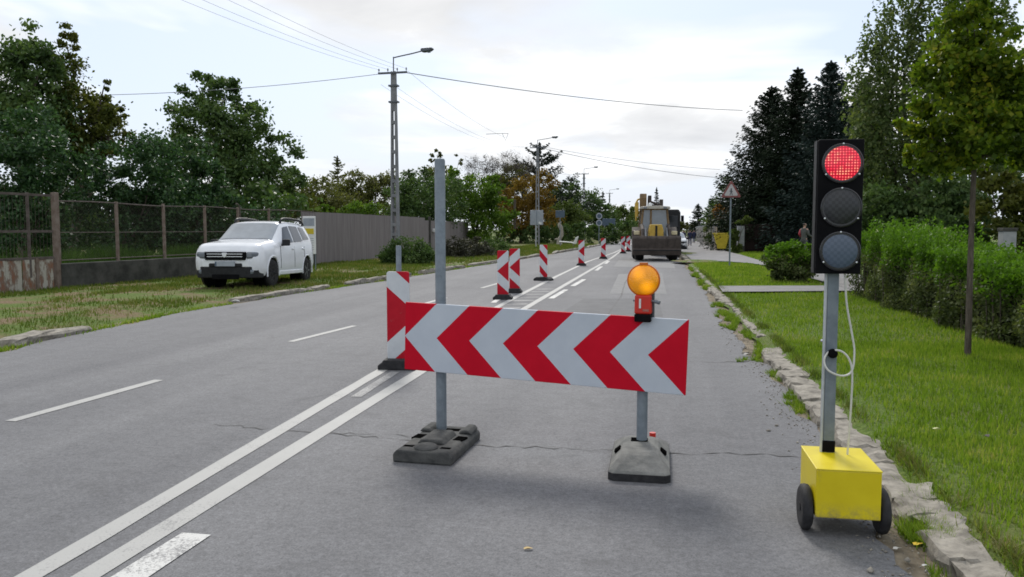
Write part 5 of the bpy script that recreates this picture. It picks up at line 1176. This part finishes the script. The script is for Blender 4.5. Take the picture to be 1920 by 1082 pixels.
for px, Y, top, r, lab in ((1070, 112, 334, 2.2, 'pointed dark spruce left of the third utility pole'), (1130, 128, 360, 2.0, 'pointed dark spruce between the third and fourth utility poles')):
    b = AT(px, 450, Y) * np.array([1, 1, 0]); conifer('spruce', lab, b, AT(px, top, Y)[2], r, 4500, .36, 'f_spruce', BW, levels=16, per=7, jag=.35)
T('dark_tree', 'dark tree right of the third utility pole above the blue sign', 'tree', 116, 1115, [(1105, 385, 26, 26), (1125, 395, 22, 24), (1100, 420, 34, 26), (1140, 415, 24, 26)], 9000, .30, 'f_dark', nsub=110, r0=.16, group=BW)
T('mid_tree', 'dull green tree behind the far guide beacons', 'tree', 135, 1160, [(1158, 395, 18, 14), (1175, 405, 22, 22), (1150, 425, 30, 22), (1180, 430, 26, 20)], 7000, .32, 'f_mid', nsub=90, r0=.16, group=BW)
T('mid_tree', 'distant dull green tree left of the excavator cab', 'tree', 170, 1198, [(1190, 412, 20, 14), (1205, 420, 20, 18), (1195, 438, 26, 14)], 5000, .4, 'f_mid', nsub=70, r0=.2, group=BW)
b = AT(1230, 450, 440) * np.array([1, 1, 0]); conifer('spruce', 'lone pointed conifer far down the road above the excavator roof', b, AT(1230, 352, 440)[2], 3.2, 4000, 1.0, 'f_spruce', None, droop=.1, power=.8)
T('far_trees', 'distant trees closing the view at the end of the footpath', 'trees', 300, 1275, [(1270, 428, 14, 12), (1285, 424, 12, 11), (1250, 430, 20, 12), (1300, 430, 14, 12), (1210, 430, 30, 14)], 5000, .9, 'f_olive', nsub=80, r0=.4)
# low planting along the left verge
T('juniper', 'spreading dark juniper at the foot of the lattice pole', 'bush', 32.6, 765, [(762, 470, 36, 24), (735, 482, 24, 18), (795, 482, 26, 20), (765, 488, 44, 14)], 12000, .10, 'f_dark', nsub=160, spread=.2, r0=.05)
for i, (px, Y, lab) in enumerate(((850, 41, 'low dusky bush just right of the tall barrier post'), (888, 43, 'low dusky bush in the middle of the verge planting'), (925, 45, 'low dusky bush behind the close pair of guide beacons'))):
    T('low_bush', lab, 'bush', Y, px, [(px, 462 + 2 * i, 26, 20), (px - 16, 474, 20, 16), (px + 16, 474, 22, 16), (px, 482, 30, 12)], 7000, .11, ('f_purple', 'f_purple', 'f_dark')[i], nsub=110, r0=.04, group='low bushes along the left verge')
hb_ = [(px, 440 - .035 * (px - 930), 16, 17) for px in range(925, 1190, 17)]
T('dark_hedge', 'long dark hedge behind the road signs on the left side', 'hedge', 82, 1040, [(a, b, c, d, 0) for a, b, c, d in hb_] + [(a, b + 14, c, 12, 0) for a, b, c, d in hb_], 15000, .20, 'f_dark', nsub=260, trunk=False)
# right side
for px, Y, top, r, m_, lab in ((1440, 57, 163, 3.0, 'f_spruce', 'broad dark spruce nearest the road, left of the three behind the gate'), (1488, 55, 128, 2.5, 'f_spruce', 'middle dark spruce behind the brown gate'), (1549, 52, 116, 2.6, 'f_bluespruce', 'bluish spruce directly behind the traffic light head'), (1610, 60, 150, 3.0, 'f_spruce', 'dark spruce hidden behind the birch')):
    b = AT(px, 450, Y) * np.array([1, 1, 0]); conifer('spruce', lab, b, AT(px, top, Y)[2], r * 1.30, 60000, .20, m_, 'spruces behind the brown gate', levels=74, per=10, droop=.26, jag=.36, power=.80, z0=.07, lat=.12)
T('dark_shrub', 'dark undergrowth below the spruces behind the brown gate', 'bush', 56, 1450, [(1400, 390, 45, 40), (1450, 390, 50, 45), (1510, 395, 50, 45), (1570, 400, 50, 45), (1380, 425, 30, 30)], 14000, .22, 'f_spruce', nsub=190, r0=.1)
b = AT(1308, 450, 125) * np.array([1, 1, 0]); conifer('spruce', 'small far conifer at the end of the pale fence', b, AT(1301, 383, 125)[2], 1.7, 4000, .34, 'f_spruce', 'far conifers by the footpath', power=.6)
b = AT(1335, 450, 100) * np.array([1, 1, 0]); conifer('spruce', 'far conifer between the small one and the big spruces', b, AT(1322, 372, 100)[2], 1.9, 5000, .32, 'f_dark', 'far conifers by the footpath', power=.6)
b = AT(1362, 450, 76) * np.array([1, 1, 0]); conifer('spruce', 'dark conifer behind the orange bush', b, AT(1345, 330, 76)[2], 1.9, 6000, .28, 'f_dark', 'far conifers by the footpath', power=.55)
T('orange_bush', 'orange autumn bush left of the warning sign pole', 'bush', 63, 1351, [(1350, 398, 13, 15), (1358, 412, 9, 10)], 2200, .16, 'f_orange', nsub=50, r0=.05)
T('shrub', 'green shrub above the yellow skip', 'bush', 62, 1340, [(1335, 425, 14, 16), (1352, 432, 14, 14), (1342, 447, 18, 14)], 3500, .16, 'f_mid', nsub=60, r0=.05)
T('climbing_shrub', 'green climbing shrub leaning over the left pale pillar', 'bush', 51.5, 1380, [(1376, 440, 9, 18), (1380, 462, 10, 16), (1392, 415, 12, 6), (1402, 411, 8, 5)], 3200, .13, 'f_mid', nsub=60, r0=.04)
T('clipped_bush', 'clipped round green bush in the grass beside the footpath', 'bush', 23.2, 1481, [(1455, 478, 24, 20), (1482, 476, 28, 22), (1510, 478, 24, 22), (1462, 505, 28, 24), (1500, 505, 30, 24), (1482, 518, 32, 16), (1525, 490, 12, 16)], 11000, .085, 'f_hedge_new', nsub=170, r0=.04, low=('f_hedge_old', .72, .16))
# birch with hanging twigs
def birch():
    b, bl = silh(23.5, 1710, [(1690, 60, 62, 70), (1645, 140, 58, 75), (1628, 230, 44, 75), (1690, 230, 80, 95), (1640, 330, 58, 75), (1665, 420, 60, 50), (1710, 340, 75, 70), (1770, 120, 80, 90), (1800, 300, 80, 90), (1740, -60, 80, 80), (1840, 30, 70, 90), (1890, 200, 60, 90)])
    t = thing('birch', 'tall birch with thin hanging twigs behind the traffic light and hedge', 'tree', b); pts = []
    for c in bl:
        k = int(125 * (c[3] * c[5]) ** .8) + 20; d = unit(k); st0 = np.array(c[:3]) + d * np.array(c[3:6]) * rng.uniform(.5, 1.05, k)[:, None]
        for s in st0:
            l = rng.uniform(.5, 1.5); m = int(l * 20); u = rng.random(m); o_ = unit(1)[0] * np.array([.3, .3, 0])
            pts.append(s + o_ * np.sin(u * 1.5)[:, None] + np.stack([rng.normal(size=m) * .05, rng.normal(size=m) * .05, -u * l + .25], 1))
    p = np.concatenate(pts); p = p[p[:, 2] > .7]; v, f = leafquads(p, .115, .6, (0, 0, -.5)); fastmesh('crown', v, f, M['f_birch'], t)
    limbs((0, 0, -.1), [c[:3] for c in bl], .11, M['bark'], t, fork=.5)
birch()
T('garden_shrub', 'dark shrub in the garden below the birch', 'bush', 21.5, 1650, [(1640, 385, 50, 40), (1690, 400, 50, 40), (1660, 440, 60, 40)], 7000, .12, 'f_dark', nsub=120, r0=.06)
T('garden_shrub', 'dark shrub in the garden behind the white flowers', 'bush', 21, 1780, [(1760, 380, 55, 45), (1810, 395, 55, 45), (1780, 440, 70, 40)], 8000, .12, 'f_dark', nsub=120, r0=.06)
T('garden_shrub', 'dark shrub with rusty leaves behind the capped pillar', 'bush', 19, 1890, [(1880, 370, 50, 50), (1930, 390, 50, 60), (1900, 440, 70, 40), (1860, 330, 30, 40), (2000, 400, 70, 70), (2100, 410, 70, 70), (2200, 420, 80, 70), (1940, 430, 60, 40)], 20000, .12, 'f_yellowdark', nsub=120, r0=.06)
T('garden_tree', 'dark tree behind the young tree at the right edge', 'tree', 27, 1900, [(1850, 250, 70, 80), (1930, 300, 60, 90), (1900, 180, 40, 60), (2010, 330, 70, 90), (2100, 380, 80, 80), (2220, 400, 90, 80)], 15000, .16, 'f_dark', nsub=120, r0=.12)
T('young_tree', 'young street tree with a slim trunk and yellowing leaves beside the hedge', 'tree', 9.8, 1824, [(1822, 40, 58, 62), (1775, 130, 58, 62), (1860, 130, 58, 66), (1815, 150, 70, 66), (1748, 225, 44, 46), (1885, 225, 46, 56), (1812, 245, 82, 56), (1722, 285, 36, 34), (1712, 240, 24, 30), (1925, 160, 40, 60), (1930, 270, 40, 50), (1795, 305, 60, 26), (1890, 290, 40, 36), (1815, -50, 46, 60)], 13500, .066, 'f_maple', nsub=270, spread=.18, r0=.034, fork=.80, shell=.38, aspect=.85)
# clipped hedge: twiggy old growth below, bright young shoots on top
def hedge():
    y0, y1 = 4.4, 18.6; t = thing('hedge', 'long clipped hedge with bright young shoots on top along the right side', 'hedge', (4.25, 13, .05)); xo, yo = 4.25, 13
    face = lambda y: 4.22 + .06 * np.sin(y * 1.9) + .05 * np.sin(y * 4.3) - .10 * np.clip((11 - y) / 3, 0, 1)
    top = lambda y: 0.90 + .050 * (y - 9) + .05 * np.sin(y * 2.7) + .04 * np.sin(y * 6.1)
    n = 50000; y = rng.uniform(y0, y1, n); h = rng.random(n) ** 1.0; dpt = np.abs(rng.normal(size=n)) * .16
    z = h * top(y); x = face(y) + dpt + .10 * np.cos(h * 9 + y * 3) * .4 + .12 * (h - .5) ** 2
    cl = bumps(y * 5, z * 7 + y * 3) > -.42
    side = np.stack([x - xo, y - yo, z], 1)[cl]
    n2 = 19000; y = rng.uniform(y0, y1, n2); x = face(y) + rng.random(n2) * 1.15; z = top(y) - np.abs(rng.normal(size=n2)) * .07; tp = np.stack([x - xo, y - yo, z], 1)
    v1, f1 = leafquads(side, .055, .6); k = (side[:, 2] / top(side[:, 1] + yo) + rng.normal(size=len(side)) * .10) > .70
    v2, f2 = leafquads(tp, .06, .6, (0, 0, .6))
    sh = []                                                # upright young shoots
    for i in range(2300):
        y = rng.uniform(y0, y1); x = face(np.array(y)) + rng.random() ** 1.2 * 1.1; l = rng.uniform(.06, .30) * (1.5 if 14 < y < 17.8 else .75); m = int(l * 38) + 2; u = rng.random(m)
        sh.append(np.stack([x - xo + rng.normal(size=m) * .018, y - yo + rng.normal(size=m) * .018, top(np.array(y)) - .04 + u * l], 1))
    v3, f3 = leafquads(np.concatenate(sh), .05, .55, (0, 0, .9))
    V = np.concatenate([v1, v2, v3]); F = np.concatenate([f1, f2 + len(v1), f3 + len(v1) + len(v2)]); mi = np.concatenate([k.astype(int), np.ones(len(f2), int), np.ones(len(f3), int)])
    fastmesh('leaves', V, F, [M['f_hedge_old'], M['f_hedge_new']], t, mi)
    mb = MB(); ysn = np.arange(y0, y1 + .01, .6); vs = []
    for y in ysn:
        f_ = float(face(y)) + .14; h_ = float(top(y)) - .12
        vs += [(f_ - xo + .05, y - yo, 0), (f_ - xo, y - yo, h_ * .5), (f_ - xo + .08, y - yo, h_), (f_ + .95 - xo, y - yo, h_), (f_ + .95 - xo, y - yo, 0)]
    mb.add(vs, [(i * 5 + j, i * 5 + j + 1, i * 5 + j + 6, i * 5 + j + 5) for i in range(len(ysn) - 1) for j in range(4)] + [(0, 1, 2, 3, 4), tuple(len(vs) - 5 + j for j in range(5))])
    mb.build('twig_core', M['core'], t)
    mb = MB()
    for i in range(60):
        y = rng.uniform(y0, y1); x = float(face(y)) + rng.uniform(.02, .14); a = rng.uniform(-.15, .15); mb.tube([(x - xo, y - yo, 0), (x - xo + .04 * a, y - yo + a * .4, .35), (x - xo - .03, y - yo + a, .8)], [.010, .008, .004], 4)
    mb.build('stem', M['bark'], t)['kind'] = 'stuff'
hedge()
b, bl = silh(19.4, 1735, [(1722, 436, 8, 14, 0), (1733, 432, 6, 12, .1), (1764, 436, 10, 14, .1), (1776, 445, 8, 16, 0), (1750, 440, 8, 10, .2), (1648, 440, 5, 9, .1), (1783, 452, 5, 14, -.1)])
t = thing('white_flowers', 'white flower spikes showing behind the top of the long hedge', 'flowers', b); p = clumps(bl, 60, 700, .25, .3); v, f = leafquads(p, .07, .8); fastmesh('blossom', v, f, M['f_flower'], t)
mb = MB()
for c in bl: mb.tube([(c[0], c[1], 0), (c[0], c[1], c[2])], [.02, .01], 5)
mb.build('stem', M['bark'], t)

# grit and crumbs of broken kerb along the right edge of the asphalt
n = 1500; y = 2.4 + rng.random(n) ** 1.6 * 13; x = 1.24 + rng.normal(size=n) * .11 - np.abs(rng.normal(size=n)) * .06; k = x < 1.62; x, y = x[k], y[k]; n = len(x)
r_ = rng.uniform(.003, .010, n) * (1 + (rng.random(n) < .05) * 1.5); o6 = np.array([(1, 0, 0), (-1, 0, 0), (0, 1, 0), (0, -1, 0), (0, 0, .7), (0, 0, -.7)])
v = (o6[None] * r_[:, None, None] * rng.uniform(.6, 1.3, (n, 6, 1))) + np.stack([x, y, r_ * .4], 1)[:, None, :]
f8 = np.array([(0, 2, 4), (2, 1, 4), (1, 3, 4), (3, 0, 4), (2, 0, 5), (1, 2, 5), (3, 1, 5), (0, 3, 5)])
tag(fastmesh('grit', v.reshape(-1, 3), (f8[None] + 6 * np.arange(n)[:, None, None]).reshape(-1, 3), M['kerb']), None, None, kind='stuff')

# ================================================================== LITTER AND FALLEN LEAVES
def litter(name, q, label, cat, colr, size, rz=0):
    mb = MB(); s = size; vs = []
    for i in range(9):
        a = 2 * math.pi * i / 9; r = s * (.75 + .35 * math.cos(2 * a + rz) + .12 * random.uniform(-1, 1)); vs.append((r * math.cos(a), r * math.sin(a), .006 + s * .35 * abs(math.sin(a))))
    vs += [(0, 0, .004), (0, 0, .010)]; n = 9
    mb.add(vs, [(i, (i + 1) % n, 10) for i in range(n)] + [((i + 1) % n, i, 9) for i in range(n)])
    o = mb.build(name, worn(name + '_surface', tuple(c * .8 for c in colr), colr, 30, .7, 0, 0), None, smooth=True); o.location = tuple(q); o.rotation_euler = (0, 0, rz); tag(o, label, cat); return o
litter('fallen_leaf', G(990, 1031, .0), 'curled tan leaf lying alone on the asphalt in the foreground', 'leaf', (.50, .36, .14), .022, .4)
litter('fallen_leaf', G(1721, 1023, .02), 'bright yellow leaf in the weeds beside the right cart wheel', 'leaf', (.70, .48, .02), .026, 1.)
litter('fallen_leaf', G(1850, 820, .13), 'dark curled leaf on the grass at the right', 'leaf', (.03, .022, .015), .035, 2.)
litter('windfall_fruit', G(1757, 806, .15), 'small pale yellow windfall on the mown grass', 'fruit', (.60, .62, .30), .028, .2)
litter('paper_scrap', G(1682, 1031, .0), 'small white scrap of litter at the edge of the asphalt', 'litter', (.62, .60, .55), .022, .9)
litter('paper_scrap', G(1735, 1063, .0), 'tiny white scrap of litter near the bottom right kerb', 'litter', (.7, .7, .68), .015, .3)
litter('stone', G(1402, 666, .02), 'pale loose stone in the gutter weeds', 'stone', (.45, .43, .38), .05, .3)
litter('plastic_bag', G(442, 566, .10), 'small white crumpled bag on the left kerb near the car', 'litter', (.72, .72, .70), .09, .3)
